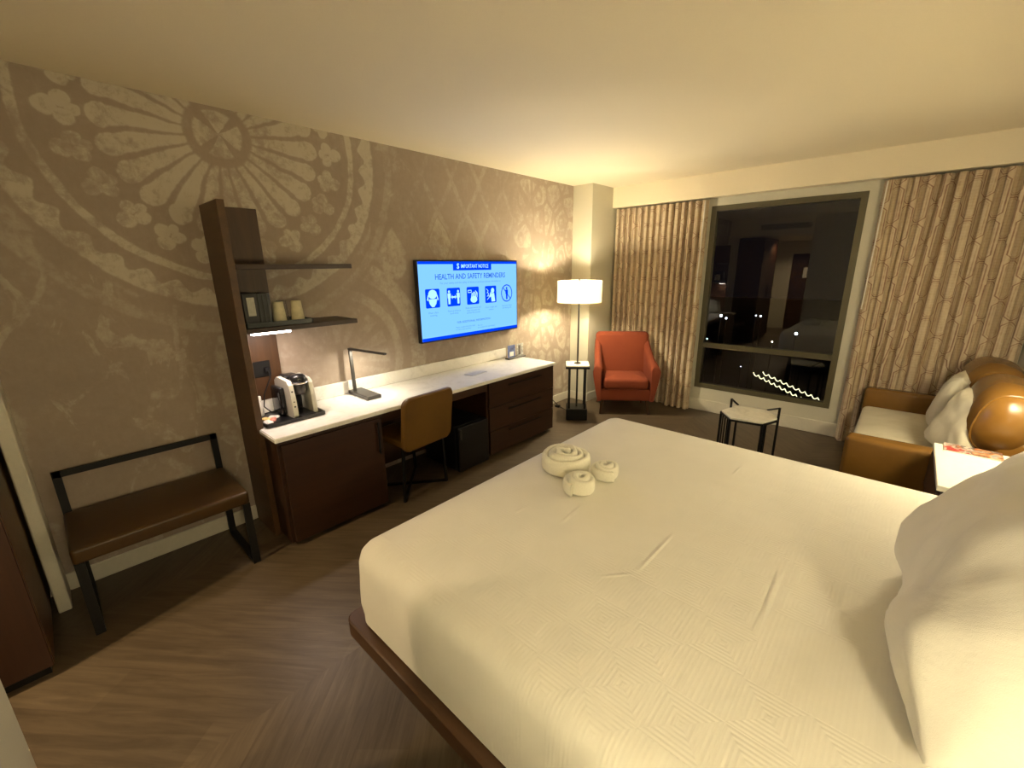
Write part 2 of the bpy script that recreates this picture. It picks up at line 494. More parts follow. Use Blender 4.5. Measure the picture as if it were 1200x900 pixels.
# ------------------------------------------------------------------ dimensions
H = 2.544
YW = 5.02; XR = 3.78; YB = -.26
COLX, COLY = .262, 4.455
SOY, SOZ = 4.902, 2.318

# ------------------------------------------------------------------ the room
struct(finish('floor', B(-.1, XR+.1, -3.2, YW+.2, -.1, 0), m_floor))
struct(finish('ceiling', B(-.1, XR+.1, YB-.1, YW+.2, H, H+.1), m_ceil))
struct(finish('wall_left', B(-.1, 0, -3.2, YW+.2, 0, H), m_mural))
bm = B(0, COLX, COLY, YW, 0, H)
struct(finish('wall_corner', bm, m_paint))
GX0, GX1, GZ0, GZ1 = 1.378, 2.675, .272, 2.241
bm = bmesh.new()
box(bm, -.1, GX0, YW, YW+.18, 0, H); box(bm, GX1, XR+.1, YW, YW+.18, 0, H)
box(bm, GX0, GX1, YW, YW+.18, 0, GZ0); box(bm, GX0, GX1, YW, YW+.18, GZ1, H)
struct(finish('wall_far', bm, m_paint))
struct(finish('wall_right', B(XR, XR+.1, YB-.1, YW, 0, H), m_paint))
struct(finish('wall_back', B(1.5, XR, YB-.1, YB, 0, H), m_paint))
struct(finish('wall_hallway', B(1.5, 1.6, -3.1, YB-.1, 0, H), m_paint))
struct(finish('trim_1', B(COLX, XR, SOY, YW, SOZ, H), m_ceil))          # curtain pelmet
bm = B(-.0, 1.5, -3.1, YB, 2.2, H+.0)
struct(finish('trim_2', bm, m_ceil))                                     # lowered hallway ceiling
bm = bmesh.new(); box(bm, 0, .2, -.235, -.185, 0, 2.2, .004, 1)
struct(finish('trim_3', bm, m_trim))                                     # partition end
bm = bmesh.new(); box(bm, 0, .012, -.185, .74, 0, .10, .004, 1); struct(finish('baseboard_left', bm, m_trim))
bm = bmesh.new(); box(bm, 0, .012, 3.385, COLY-.001, 0, .10, .004, 1); struct(finish('baseboard_left', bm, m_trim))
bm = bmesh.new(); box(bm, COLX, XR, YW-.012, YW, 0, .135, .004, 1); struct(finish('baseboard_far', bm, m_trim))
bm = bmesh.new(); box(bm, 0, COLX+.012, COLY-.012, COLY, 0, .10, .004, 1); box(bm, COLX, COLX+.012, COLY, YW-.012, 0, .10); struct(finish('baseboard_corner', bm, m_trim))
# hallway end with the entrance door
bm = bmesh.new()
box(bm, -.0, .68, -3.2, -3.1, 0, 2.2); box(bm, 1.44, 1.6, -3.2, -3.1, 0, 2.2); box(bm, .68, 1.44, -3.2, -3.1, 1.9, 2.2)
struct(finish('wall_entrance', bm, m_paint))
dr = struct(finish('door_1', B(.70, 1.42, -3.16, -3.12, .005, 1.885, .003, 1), m_walnut))
bm = bmesh.new(); box(bm, .66, .70, -3.13, -3.07, 0, 1.92); box(bm, 1.42, 1.46, -3.13, -3.07, 0, 1.92); box(bm, .66, 1.46, -3.13, -3.07, 1.885, 1.93)
finish('door_frame', bm, m_trim, dr)
bm = bmesh.new(); tube(bm, [(.78, -3.12, .95), (.78, -3.07, .95), (.88, -3.07, .95)], .011); finish('door_handle', bm, m_chrome, dr)
finish('notice_card', B(.97, 1.16, -3.12, -3.117, 1.30, 1.55), m_paper, dr)

# window: frame, mullion, two panes, sill
FW = .052
bm = bmesh.new()
y0, y1 = YW-.004, YW+.07
box(bm, GX0, GX0+FW, y0, y1, GZ0, GZ1); box(bm, GX1-FW, GX1, y0, y1, GZ0, GZ1)
box(bm, GX0+FW, GX1-FW, y0, y1, GZ0, GZ0+FW); box(bm, GX0+FW, GX1-FW, y0, y1, GZ1-FW, GZ1)
win = struct(finish('window_1', bm, m_frame))
finish('mullion', B(GX0+FW, GX1-FW, y0+.01, y1, .742, .798), m_frame, win)
finish('window_pane', B(GX0+FW, GX1-FW, YW+.030, YW+.036, .798, GZ1-FW), m_glass, win)
finish('window_pane', B(GX0+FW, GX1-FW, YW+.030, YW+.036, GZ0+FW, .742), m_glass, win)

# ------------------------------------------------------------------ curtains
def curtain(name, label, xa, xb, ztop, folds, seed, gather=None, ycen=4.955, amp=.041):
    rnd = random.Random(seed)
    nu, nv = folds*14, 40
    ph = [rnd.uniform(-.5, .5) for _ in range(folds+2)]; am = [rnd.uniform(.55, 1.0) for _ in range(folds+2)]
    bm = bmesh.new(); uvl = bm.loops.layers.uv.new('cloth')
    V = {}
    UV = {}
    for side in (0, 1):
        for j in range(nv+1):
            t = j/nv; zc = ztop*(1-t)+.012*t
            cu = 0; last = None
            for i in range(nu+1):
                s = i/nu
                x = xa+(xb-xa)*s
                k = s*folds; k0 = int(min(k, folds-1)); fr = k-k0
                A = am[k0]*(1-fr)+am[k0+1]*fr; P = ph[k0]*(1-fr)+ph[k0+1]*fr
                y = ycen-amp*A*(2*abs(math.sin(PI*k+P*.5))**.75-1)+math.sin(2*PI*k*.37+seed)*.006*t
                x += math.sin(2*PI*k*2+P)*.008
                if gather: x, y = gather(x, y, zc, s, t)
                p = Vector((x, y+side*.004, zc))
                if last is not None: cu += (p.xy-last).length
                last = p.xy.copy()
                V[side, j, i] = bm.verts.new(p); UV[side, j, i] = (cu*.8+seed, zc)
    for side in (0, 1):
        for j in range(nv):
            for i in range(nu):
                ks = [(side, j, i), (side, j, i+1), (side, j+1, i+1), (side, j+1, i)]
                f = bm.faces.new([V[k] for k in ks])
                for lp, k in zip(f.loops, ks): lp[uvl].uv = UV[k]
    def strip(ka, kb):
        for (a, b), (c, d) in zip(zip(ka, ka[1:]), zip(kb, kb[1:])):
            f = bm.faces.new([V[a], V[b], V[d], V[c]])
            for lp, k in zip(f.loops, (a, b, d, c)): lp[uvl].uv = UV[k]
    strip([(0, 0, i) for i in range(nu+1)], [(1, 0, i) for i in range(nu+1)])
    strip([(0, nv, i) for i in range(nu+1)], [(1, nv, i) for i in range(nu+1)])
    strip([(0, j, 0) for j in range(nv+1)], [(1, j, 0) for j in range(nv+1)])
    strip([(0, j, nu) for j in range(nv+1)], [(1, j, nu) for j in range(nv+1)])
    o = finish(name, bm, m_curtain, smooth=True, angle=80)
    return tag(o, label, 'curtain', None)
def gath_l(x, y, z, s, t):
    if t > .55 and s < .75: y += .02*min(1, (t-.55)/.2)
    if s > .72: y -= .03*t
    return x, min(y, 5.004)
curtain('curtain', 'patterned brown curtain on the left of the window, behind the orange armchair', .285, 1.365, 2.30, 15, 3, gath_l)
def gath_r(x, y, z, s, t):
    # the sofa pushes the cloth back; the outer edge hangs toward the sofa
    sweep = max(0, 1-abs(s-.25)/.25)
    x += -.10*t*max(0, 1-abs(s-.33)/.2)*(.5+.5*math.sin(3*t))
    if s < .15: y -= .03*t
    if s > .15 and z < .95: y += .03*min(1, (.95-z)/.2)
    return x, min(y, 5.006)
curtain('curtain', 'wide patterned brown curtain hanging behind the tan leather sofa', 2.765, 3.77, 2.30, 12, 9, gath_r)
for x, lab in ((1.34, 'left'), (2.79, 'right')):
    bm = bmesh.new(); tube(bm, [(x, 4.915, 2.29), (x-.01, 4.905, 1.25)], .005, 8); bm2 = finish('curtain_wand', bm, m_white, smooth=True)
    tag(bm2, 'thin white pull wand hanging at the edge of the %s curtain' % lab, 'curtain wand')

# ------------------------------------------------------------------ tower shelf
tw = thing('shelf_tower', 'tall dark walnut wall panel with two shelves at the left end of the desk', 'shelf', (0, .76, 0))
PY0, PY1 = .738, .776
finish('side_panel', B(.002, .333, PY0-.76, PY1-.76, 0, 2.012, .002, 1), m_walnut_x, tw)
finish('back_panel', B(.002, .03, PY1-.76, 1.027-.76, .728, 2.012, .002, 1), m_walnut, tw)
for z0 in (1.655, 1.297):
    sh = finish('shelf', B(.03, .333, PY1-.76, 1.452-.76, z0, z0+.028, .002, 1), m_walnut_h, tw)
m_led = emit('cool_led', (1.0, .86, .80), 7)
ls = finish('light_strip', B(.275, .315, .81-.76, 1.02-.76, 1.284, 1.297), m_led, tw); ls['label'] = 'glowing white strip under the lower shelf'
bm = bmesh.new(); box(bm, .03, .036, .845-.76, .962-.76, .975, 1.08, .003, 1)
op = finish('outlet_plate', bm, m_blackpl, tw)
bm = bmesh.new(); box(bm, .036, .055, .92-.76, .95-.76, 1.0, 1.035, .004, 1); finish('plug', bm, m_blackpl, op)

# ------------------------------------------------------------------ desk: worktop and cabinets
ZT0, ZT1 = .700, .728
bm = bmesh.new()
poly = [(.014, .780), (.337, .780), (.337, .749), (.576, .749), (.576, 3.382), (.014, 3.382)]
prism(bm, poly, ZT0, ZT1)
bmesh.ops.bevel(bm, geom=[e for e in bm.edges if abs(e.verts[0].co.z-e.verts[1].co.z) < 1e-4], offset=.005, segments=2, affect='EDGES')
wt = tag(finish('worktop', bm, m_quartz), 'long white stone worktop running along the television wall', 'worktop')
finish('backsplash', B(.002, .02, 1.03, 3.25, ZT1-.0, .828, .003, 1), m_quartz, wt)
finish('apron', B(.52, .552, 1.437, 2.445, .632, ZT0, .002, 1), m_walnut_h, wt)

ca = thing('cabinet', 'dark walnut cabinet with one tall handle, left end of the desk under the coffee maker', 'cabinet', (.28, 1.1, 0))
def loc_box(cx, cy, x0, x1, y0, y1, z0, z1, bev=.002): return B(x0-cx, x1-cx, y0-cy, y1-cy, z0, z1, bev, 1)
bm = bmesh.new()
prism(bm, [(.014-.28, .782-1.1), (.340-.28, .782-1.1), (.340-.28, .768-1.1), (.536-.28, .768-1.1), (.536-.28, 1.435-1.1), (.014-.28, 1.435-1.1)], .03, ZT0)
finish('body', bm, m_walnut_h, ca)
finish('plinth', loc_box(.28, 1.1, .03, .50, .80, 1.42, 0, .03, 0), m_black, ca)
d = finish('door', loc_box(.28, 1.1, .536, .557, .786, 1.428, .035, .672), m_walnut_h, ca)
finish('top_rail', loc_box(.28, 1.1, .536, .557, .768, 1.435, .676, ZT0), m_walnut_h, ca)
bm = bmesh.new(); a = 1.392-1.1
bar(bm, (.297+.0, a, .425), (.297, a, .65), .010); bar(bm, (.277, a, .44), (.297, a, .44), .008); bar(bm, (.277, a, .635), (.297, a, .635), .008)
finish('handle', bm, m_black, d)

dc = thing('drawer_cabinet', 'dark walnut three-drawer cabinet at the far end of the desk', 'cabinet', (.28, 2.91, 0))
finish('body', loc_box(.28, 2.91, .014, .536, 2.445, 3.372, .03, ZT0), m_walnut_h, dc)
finish('plinth', loc_box(.28, 2.91, .03, .50, 2.47, 3.34, 0, .03, 0), m_black, dc)
for z0, z1, hz in ((.47, .696, .648), (.255, .465, .425), (.035, .25, .225)):
    d = finish('drawer', loc_box(.28, 2.91, .536, .557, 2.462, 3.368, z0, z1), m_walnut_h, dc)
    bm = bmesh.new(); ya, yb = 2.69-2.91, 3.15-2.91
    bar(bm, (.297, ya, hz-.008), (.297, yb, hz-.008), .010); bar(bm, (.277, ya+.02, hz-.008), (.297, ya+.02, hz-.008), .008); bar(bm, (.277, yb-.02, hz-.008), (.297, yb-.02, hz-.008), .008)
    finish('handle', bm, m_black, d)
finish('back_board', loc_box(.28, 2.91, .014, .03, 1.44, 2.44, .05, ZT0), m_walnut_h, dc)

# small black refrigerator under the desk
fr = thing('mini_refrigerator', 'small black refrigerator on the floor under the desk, beside the drawers', 'refrigerator', (.33, 2.25, 0))
finish('body', B(-.22, .20, -.165, .175, .012, .40, .008, 2), m_blackpl, fr)
finish('door', B(.204, .245, -.165, .175, .012, .40, .008, 2), m_blackpl, fr)
finish('handle', B(.245, .256, -.155, -.135, .30, .385, .003, 1), m_gunmetal, fr)

# ------------------------------------------------------------------ desk lamp
dl = thing('desk_lamp', 'grey metal desk lamp with a straight arm and square base, lit on the worktop', 'lamp', (.165, 1.535, ZT1))
finish('base', B(-.145, .145, -.055, .055, .001, .028, .004, 2), m_gunmetal, dl)
m_lampled = emit('desk_led', (1.0, .93, .78), 60)
bm = bmesh.new(); bar(bm, (-.075, -.035, .028), (-.085, -.035, .352), .022, .016); finish('post', bm, m_gunmetal, dl)
bm = bmesh.new(); bar(bm, (-.088, -.042, .354), (.185, .095, .326), .026, .012); arm = finish('arm', bm, m_gunmetal, dl)
bm = bmesh.new(); bar(bm, (-.03, -.013, .3432), (.175, .090, .3221), .016, .002); finish('light_strip', bm, m_lampled, arm)

# ------------------------------------------------------------------ coffee things
tr = thing('serving_tray', 'black rectangular tray under the coffee maker on the worktop', 'tray', (.20, .95, ZT1))
bm = bmesh.new()
rings(bm, -.17, .17, -.165, .195, .02, [(.02, .001), (0, .003), (0, .024), (.008, .024), (.012, .008)], cap1=True)
finish('tray', bm, m_blackpl, tr, True)

cm = thing('coffee_maker', 'silver and black pod coffee maker standing on the black tray', 'coffee maker', (.215, 1.035, ZT1+.009), R(2))
cm.scale = (.93, .93, .93)
# faces +x; side walls curve forward
def side_wall(y0, y1):
    bm = bmesh.new()
    pts = [(.105, 0), (.115, .012), (.106, .14), (.088, .225), (.060, .252), (-.10, .262), (-.14, .235), (-.15, .02), (-.14, 0)]
    M = Matrix(((1, 0, 0, 0), (0, 0, 1, 0), (0, 1, 0, 0), (0, 0, 0, 1)))
    prism(bm, pts, y0, y1, M)
    return bm
m_silver = simple('silver_plastic', (.60, .58, .50), .35, .15, nscale=60, namt=.04)
for a, b in ((-.082, -.052), (.052, .082)): 
    s = finish('side_wall', side_wall(a, b), m_silver, cm); s['label'] = 'silver side wall'
    if a < 0:
        for k in range(4):
            bm = bmesh.new(); z = .17-.034*k; x = .094+.005*k
            lathe(bm, [(0, 0), (.006, 0), (.006, .004), (0, .005)], n=12)
            bmesh.ops.rotate(bm, verts=bm.verts, cent=(0, 0, 0), matrix=Matrix.Rotation(R(72), 3, 'Y'))
            finish('button', bm, m_gunmetal, s, True, loc=(x, -.067, z+.012))
finish('back_housing', B(-.148, -.04, -.051, .051, .005, .268, .015, 3), m_blackpl, cm, True)
finish('drip_tray', B(-.04, .160, -.051, .051, .0, .022, .008, 2), m_blackpl, cm)
bm = bmesh.new(); lathe(bm, [(0, .150), (.036, .150), (.048, .17), (.050, .225), (.05, .240)],   .052, 0, 28); finish('brew_head', bm, m_gunmetal, cm, True)
bm = bmesh.new(); lathe(bm, [(.05, .238), (.054, .246), (.050, .272), (.036, .286), (0, .290)],   .052, 0, 28); finish('lid', bm, m_blackpl, cm, True)
bm = bmesh.new(); tube(bm, [(.052+.056*math.cos(R(a)), .056*math.sin(R(a)), .232) for a in range(-85, 86, 10)], .0075, 8); finish('chrome_handle', bm, m_chrome, cm, True)
finish('water_tank', B(-.14, .02, -.118, -.084, .01, .205, .012, 3), simple('smoked_plastic', (.010, .010, .011), .12), cm, True)
bm = bmesh.new()
tube(bm, [(.06, .935, 1.015), (.07, .94, .97), (.10, .88, .88), (.12, .86, .80), (.16, .885, .765), (.2, .91, .76)], .004, 8)
tag(finish('power_cord', bm, m_blackpl, smooth=True), 'thin black cord running from the outlet down to the coffee maker', 'cord')

bt = thing('bottle', 'small white lotion-like bottle with a cap beside the coffee maker', 'bottle', (.10, .842, ZT1+.009))
bt['label'] = 'small white bottle with a round cap, left of the coffee maker by the panel'
bm = bmesh.new(); lathe(bm, [(0, 0), (.017, 0), (.019, .004), (.018, .08), (.013, .095), (.011, .1)], n=24); finish('body', bm, m_white, bt, True)
bm = bmesh.new(); lathe(bm, [(.012, .098), (.014, .10), (.014, .128), (.011, .132), (0, .132)], n=24); finish('cap', bm, m_white, bt, True)
bm = B(-.004, .004, -.06, .045, 0, .085, .001, 1)
tag(finish('card_holder', bm, m_paper, loc=(.055, .90, ZT1+.011), rot=(0, R(-6), R(4))), 'white card standing behind the condiment packets on the tray', 'card')
for i, (px, py, rz, c, lab) in enumerate(((.20, .84, 20, (.70, .52, .20), 'yellow sugar packet on the tray beside the coffee maker'), (.24, .86, -25, (.62, .22, .16), 'reddish sweetener packet at the front of the black tray'), (.27, .825, 8, (.75, .72, .66), 'white packet at the tray corner nearest the wood panel'), (.19, .885, 50, (.68, .66, .60), 'pale creamer packet lying close to the water tank of the coffee maker'))):
    bm = bmesh.new(); rings(bm, -.032, .032, -.020, .020, .003, [(.0, 0), (.0, .001), (.006, .008), (.012, .011)], n=2)
    tag(finish('packet', bm, simple('packet_%d' % i, c, .5, nscale=150, namt=.25), loc=(px, py, ZT1+.010+.0*i), rot=(0, 0, R(rz)), smooth=True), lab, 'packet', 'condiment packets on the black tray')

# shelf: ice basket, tray, cups
st = thing('shelf_tray', 'dark green-black rectangular tray lying on the lower wall shelf', 'tray', (.20, .975, 1.325))
bm = bmesh.new(); rings(bm, -.12, .12, -.19, .19, .012, [(.004, 0), (0, .003), (0, .030), (.006, .030), (.009, .008)])
finish('tray', bm, m_dkgreen, st)
ib = thing('ice_bucket', 'black open box holding glasses on the left of the shelf tray', 'container', (.20, .865, 1.334))
bm = bmesh.new(); rings(bm, -.09, .09, -.075, .075, .01, [(.0, 0), (0, .185), (.006, .185), (.006, .01)]); finish('body', bm, m_blackpl, ib)
finish('front_label', B(.0905, .092, -.052, -.012, .06, .165), simple('pale_tag', (.42, .41, .34), .5), ib)
for k in range(3):
    finish('vertical_rib', B(.090, .095, .005+.024*k, .014+.024*k, .01, .18, .001, 1), m_dkgreen, ib)
def cup(loc, label, m):
    c = thing('paper_cup', label, 'cup', loc, 0, 'upturned cups on the shelf tray')
    bm = bmesh.new(); lathe(bm, [(.040, 0), (.041, .004), (.0385, .006), (.029, .125), (.028, .13), (.0, .128)], n=32); finish('body', bm, m, c, True)
    bm = bmesh.new(); lathe(bm, [(.037, .001), (.0425, 0), (.0435, .005), (.041, .009)], n=32); finish('rim', bm, m, c, True)
    return c
cup((.24, .995, 1.334), 'upturned cream cup next to the black box on the shelf', m_cup)
cup((.24, 1.102, 1.334), 'upturned cream cup at the right end of the shelf tray', m_cup)
cup((.15, 1.045, 1.334), 'upturned clear plastic cup behind and between the two cream cups', m_acryl)

# ------------------------------------------------------------------ cards stand on the worktop
sd = thing('card_stand', 'dark slotted stand holding two small cards at the far end of the worktop', 'stand', (.12, 3.33, ZT1))
finish('base', B(-.03, .03, -.17, .09, .001, .016, .002, 1), m_gunmetal, sd)
c1 = finish('standing_card', B(-.003, .003, -.16, -.05, .016, .145, .001, 1), simple('blue_card', (.10, .13, .28), .5, nscale=22, namt=.6), sd); c1['label'] = 'dark blue printed card'
finish('card_picture', B(.003, .0042, -.135, -.075, .03, .075), m_paper, c1)
c2 = finish('standing_card', B(-.003, .003, -.02, .08, .016, .145, .001, 1), simple('grey_card', (.38, .38, .36), .5, nscale=45, namt=.6), sd); c2['label'] = 'grey printed card'
finish('card_picture', B(.003, .0042, .0, .035, .03, .13), simple('photo_print', (.12, .10, .09), .5, nscale=60, namt=.6), c2)
tag(finish('notepad', B(-.05, .05, -.10, .10, 0, .006, .001, 1), simple('grey_paper', (.50, .49, .47), .7), loc=(.30, 2.55, ZT1+.001), rot=(0, 0, R(6))), 'thin pale notepad lying flat on the middle of the worktop', 'notepad')

# ------------------------------------------------------------------ television
TY0, TY1, TZ0, TZ1 = 2.143, 3.372, 1.028, 1.716
tv = thing('television', 'large flat television on the wall showing a blue safety notice', 'television', (0, (TY0+TY1)/2, TZ0))
tyc = (TY0+TY1)/2
finish('housing', B(.035, .078, TY0-tyc, TY1-tyc, 0, TZ1-TZ0, .004, 2), m_blackpl, tv)
finish('wall_mount', B(.001, .035, -.2, .2, .2, .5, .003, 1), m_black, tv)
S = 1.0
def smat(n, col, s): return emit(n, col, s)
m_scr = smat('screen_pale_blue', (.18, .47, 1.0), .29)
m_deep = smat('screen_deep_blue', (.0, .045, .80), .27)
m_txt = smat('screen_text_blue', (.03, .14, .62), .22)
m_soft = smat('screen_small_text', (.09, .27, .78), .24)
m_lite = smat('screen_white', (.32, .62, 1.0), .34)
scr = finish('screen', B(.078, .0795, TY0-tyc+.012, TY1-tyc-.012, .012, TZ1-TZ0-.012), m_scr, tv); scr['label'] = 'lit screen with blue notice'
X0 = .0795
def flat(name, mat, rects, parent, dx=.0006, th=.0006):
    bm = bmesh.new()
    for y0, y1, z0, z1 in rects: box(bm, X0+dx-th, X0+dx, y0-tyc, y1-tyc, z0-TZ0, z1-TZ0)
    return finish(name, bm, mat, parent)
flat('blue_border', m_deep, [(TY0+.012, TY1-.012, TZ1-.034, TZ1-.012), (TY0+.012, TY1-.012, TZ0+.012, TZ0+.040), (2.528, 3.0, 1.628, TZ1-.03)], scr)
TXT = Matrix(((0, 0, 1, 0), (1, 0, 0, 0), (0, 1, 0, 0), (0, 0, 0, 1)))
def text(name, s, yc, zc, size, mat, parent, align='CENTER', width=None, dx=.0012, bold=0):
    cu = bpy.data.curves.new(name, 'FONT'); cu.body = s; cu.size = size; cu.align_x = align; cu.align_y = 'CENTER'; cu.offset = bold; cu.resolution_u = 2
    tmp = bpy.data.objects.new(name, cu); C.objects.link(tmp)
    dg = bpy.context.evaluated_depsgraph_get(); me = bpy.data.meshes.new_from_object(tmp.evaluated_get(dg))
    C.objects.unlink(tmp); bpy.data.objects.remove(tmp)
    sx = 1
    if width:
        xs = [v.co.x for v in me.vertices]; sx = width/(max(xs)-min(xs))
    me.transform(TXT @ Matrix.Diagonal((sx, 1, 1, 1)))
    me.materials.clear(); me.materials.append(mat)
    o = bpy.data.objects.new(name, me); C.objects.link(o); o.parent = parent; o.location = (X0+dx, yc-tyc, zc-TZ0)
    return o
text('banner_text', 'IMPORTANT NOTICE', 2.79, 1.663, .046, m_lite, scr, width=.34, bold=.0006)
text('banner_emblem', 'S', 2.585, 1.663, .06, m_lite, scr, bold=.002)
text('title_text', 'HEALTH AND SAFETY REMINDERS', 2.757, 1.575, .066, m_txt, scr, width=.865, bold=.0008)
text('subtitle_text', 'For your safety and the safety of those around you please remember to', 2.75, 1.523, .024, m_soft, scr, width=.75)
for yc, s in ((2.288, 'Wear a face\ncovering'), (2.52, 'Physical distance\nat all times'), (2.752, 'Wash your hands with\nsoap and water for\nat least 20 seconds'), (2.985, 'Cover coughs and\nsneezes'), (3.21, 'Stay home if you\nare feeling sick')):
    text('caption_text', s, yc, 1.268, .022, m_soft, scr)
text('information_text', 'FOR ADDITIONAL INFORMATION', 2.757, 1.170, .028, m_txt, scr, width=.42)
text('detail_text', 'Please contact the front desk\nor ask a team member', 2.53, 1.115, .020, m_soft, scr, 'LEFT')
text('detail_text', 'Or visit\nour website for more details', 2.80, 1.108, .020, m_soft, scr, 'LEFT')
# five pictograms
def disc(bm, yc, zc, ry, rz, dx, n=28, y0=None, z0=None):
    c = [bm.verts.new((X0+dx, yc-tyc+ry*math.cos(2*PI*k/n), zc-TZ0+rz*math.sin(2*PI*k/n))) for k in range(n)]
    bm.faces.new(c)
def fpoly(bm, pts, dx): bm.faces.new([bm.verts.new((X0+dx, y-tyc, z-TZ0)) for y, z in pts])
def icon_tile(yc, zc=1.4):
    bm = bmesh.new()
    pts = rrect(yc-.076, yc+.076, zc-.08, zc+.08, .012, 4); bm.faces.new([bm.verts.new((X0+.0008, y-tyc, z-TZ0)) for y, z in pts])
    return finish('pictogram_tile', bm, m_deep, scr)
def icon(yc, build):
    t = icon_tile(yc); bm = bmesh.new(); build(bm, yc, 1.4); finish('pictogram', bm, m_lite, scr)
def i_mask(bm, y, z):
    disc(bm, y, z+.035, .045, .038, .0014); fpoly(bm, [(y-.05, z+.03), (y-.062, z-.01), (y-.05, z-.02), (y-.04, z+.03)], .0013)
    fpoly(bm, [(y+.05, z+.03), (y+.062, z-.01), (y+.05, z-.02), (y+.04, z+.03)], .0013)
    fpoly(bm, [(y-.045, z-.005), (y+.045, z-.005), (y+.035, z-.045), (y+.012, z-.072), (y-.012, z-.072), (y-.035, z-.045)], .0014)
def man(bm, y, z, s, dx=.0014):
    disc(bm, y, z+.048*s, .011*s, .012*s, dx); fpoly(bm, [(y-.018*s, z+.034*s), (y+.018*s, z+.034*s), (y+.018*s, z-.005*s), (y+.012*s, z-.01*s), (y+.011*s, z-.06*s), (y-.011*s, z-.06*s), (y-.012*s, z-.01*s), (y-.018*s, z-.005*s)], dx)
def i_dist(bm, y, z):
    man(bm, y-.052, z, 1); man(bm, y+.052, z, 1)
    fpoly(bm, [(y-.03, z), (y-.015, z+.018), (y-.015, z+.007), (y+.015, z+.007), (y+.015, z+.018), (y+.03, z), (y+.015, z-.018), (y+.015, z-.007), (y-.015, z-.007), (y-.015, z-.018)], .0014)
def arc(bm, pts, w, dx=.0014):
    for (a, b), (c, d) in zip(pts, pts[1:]):
        L = math.hypot(c-a, d-b) or 1; ny, nz = -(d-b)/L*w/2, (c-a)/L*w/2
        fpoly(bm, [(a+ny, b+nz), (c+ny, d+nz), (c-ny, d-nz), (a-ny, b-nz)], dx)
def i_wash(bm, y, z):
    arc(bm, [(y-.06, z+.05), (y-.02, z+.05), (y-.02, z+.03), (y-.06, z+.03), (y-.06, z+.05)], .006)
    for k in range(4): arc(bm, [(y-.02+k*.016, z-.03), (y-.01+k*.018, z+.025+.01*math.sin(k))], .011)
    disc(bm, y+.01, z-.035, .042, .03, .0014); arc(bm, [(y+.03, z+.045), (y+.055, z+.02), (y+.05, z-.02)], .007)
def i_cough(bm, y, z):
    disc(bm, y+.025, z+.035, .022, .024, .0014); fpoly(bm, [(y+.0, z+.008), (y+.045, z+.01), (y+.058, z-.07), (y+.008, z-.07)], .0014)
    arc(bm, [(y+.02, z-.01), (y-.015, z-.02), (y+.005, z+.02)], .014)
    for k in range(3): arc(bm, [(y-.06+k*.012, z+.055-k*.03), (y-.035+k*.008, z+.035-k*.03), (y-.05, z+.01-k*.03)], .006)
icon(2.288, i_mask); icon(2.52, i_dist); icon(2.752, i_wash); icon(2.985, i_cough)
bm = bmesh.new(); zc = 1.4; yc = 3.21
arc(bm, [(yc+.076*math.cos(R(a)), zc+.08*math.sin(R(a))) for a in range(0, 361, 12)], .010); arc(bm, [(yc-.052, zc+.055), (yc+.052, zc-.055)], .009)
man(bm, yc, zc, 1.0, .0012)
finish('pictogram_tile', bm, m_deep, scr)

# ------------------------------------------------------------------ bench
be = thing('bench', 'brown leather bench with a black metal back rail against the mural wall', 'bench', (.28, .24, 0))
bx0, bx1, by0, by1 = .02-.28, .535-.28, -.125-.24, .590-.24
bm = bmesh.new(); soft(bm, bx0+.03, bx1, by0, by1, .385, .462, .02, .014, .004)
m_bleather = Mat('bench_leather', (.2, .09, .03), .36); v = m_bleather.coords(); g = m_bleather.noise(v, 5, 4); f = m_bleather.vor(v, 240, 'F1')
m_bleather.color(m_bleather.ramp(g, [(.3, (.038, .017, .002)), (.7, (.062, .029, .003))])); m_bleather.bump(f, .1, .001); m_bleather = m_bleather.m
finish('seat', bm, m_bleather, be, True)
bm = bmesh.new()
bar(bm, (bx0+.028, by0+.005, .665), (bx0+.028, by1-.005, .665), .014, .032)
for y in (by0+.018, by1-.018): bar(bm, (bx0+.028, y, .385), (bx0+.028, y, .681), .034, .014, (1, 0, 0))
finish('back_rail', bm, m_black, be)
for y in (by0+.02, by1-.02):
    bm = bmesh.new(); bar(bm, (bx0+.06, y, .376), (bx1-.03, y, .376), .036, .018); finish('seat_support', bm, m_black, be)
for y in (by0+.02, by1-.02):
    bm = bmesh.new()
    bar(bm, (bx1-.02, y, .009), (bx1-.02, y, .384), .036, .018, (1, 0, 0)); bar(bm, (bx0+.05, y, .009), (bx0+.05, y, .384), .036, .018, (1, 0, 0))
    bar(bm, (bx0+.045, y, .009), (bx1-.012, y, .009), .036, .018)
    finish('leg_loop', bm, m_black, be)

# ------------------------------------------------------------------ desk chair
ch = thing('desk_chair', 'tan leather desk chair with a thin black base tucked at the worktop', 'chair', (.40, 1.72, 0), R(4))
m_chleather = Mat('chair_leather', (.3, .14, .04), .4); v = m_chleather.coords(); g = m_chleather.noise(v, 4, 4); f = m_chleather.vor(v, 300, 'F1')
m_chleather.color(m_chleather.ramp(g, [(.3, (.105, .050, .007)), (.7, (.14, .068, .010))])); m_chleather.bump(f, .1, .001); m_chleather = m_chleather.m
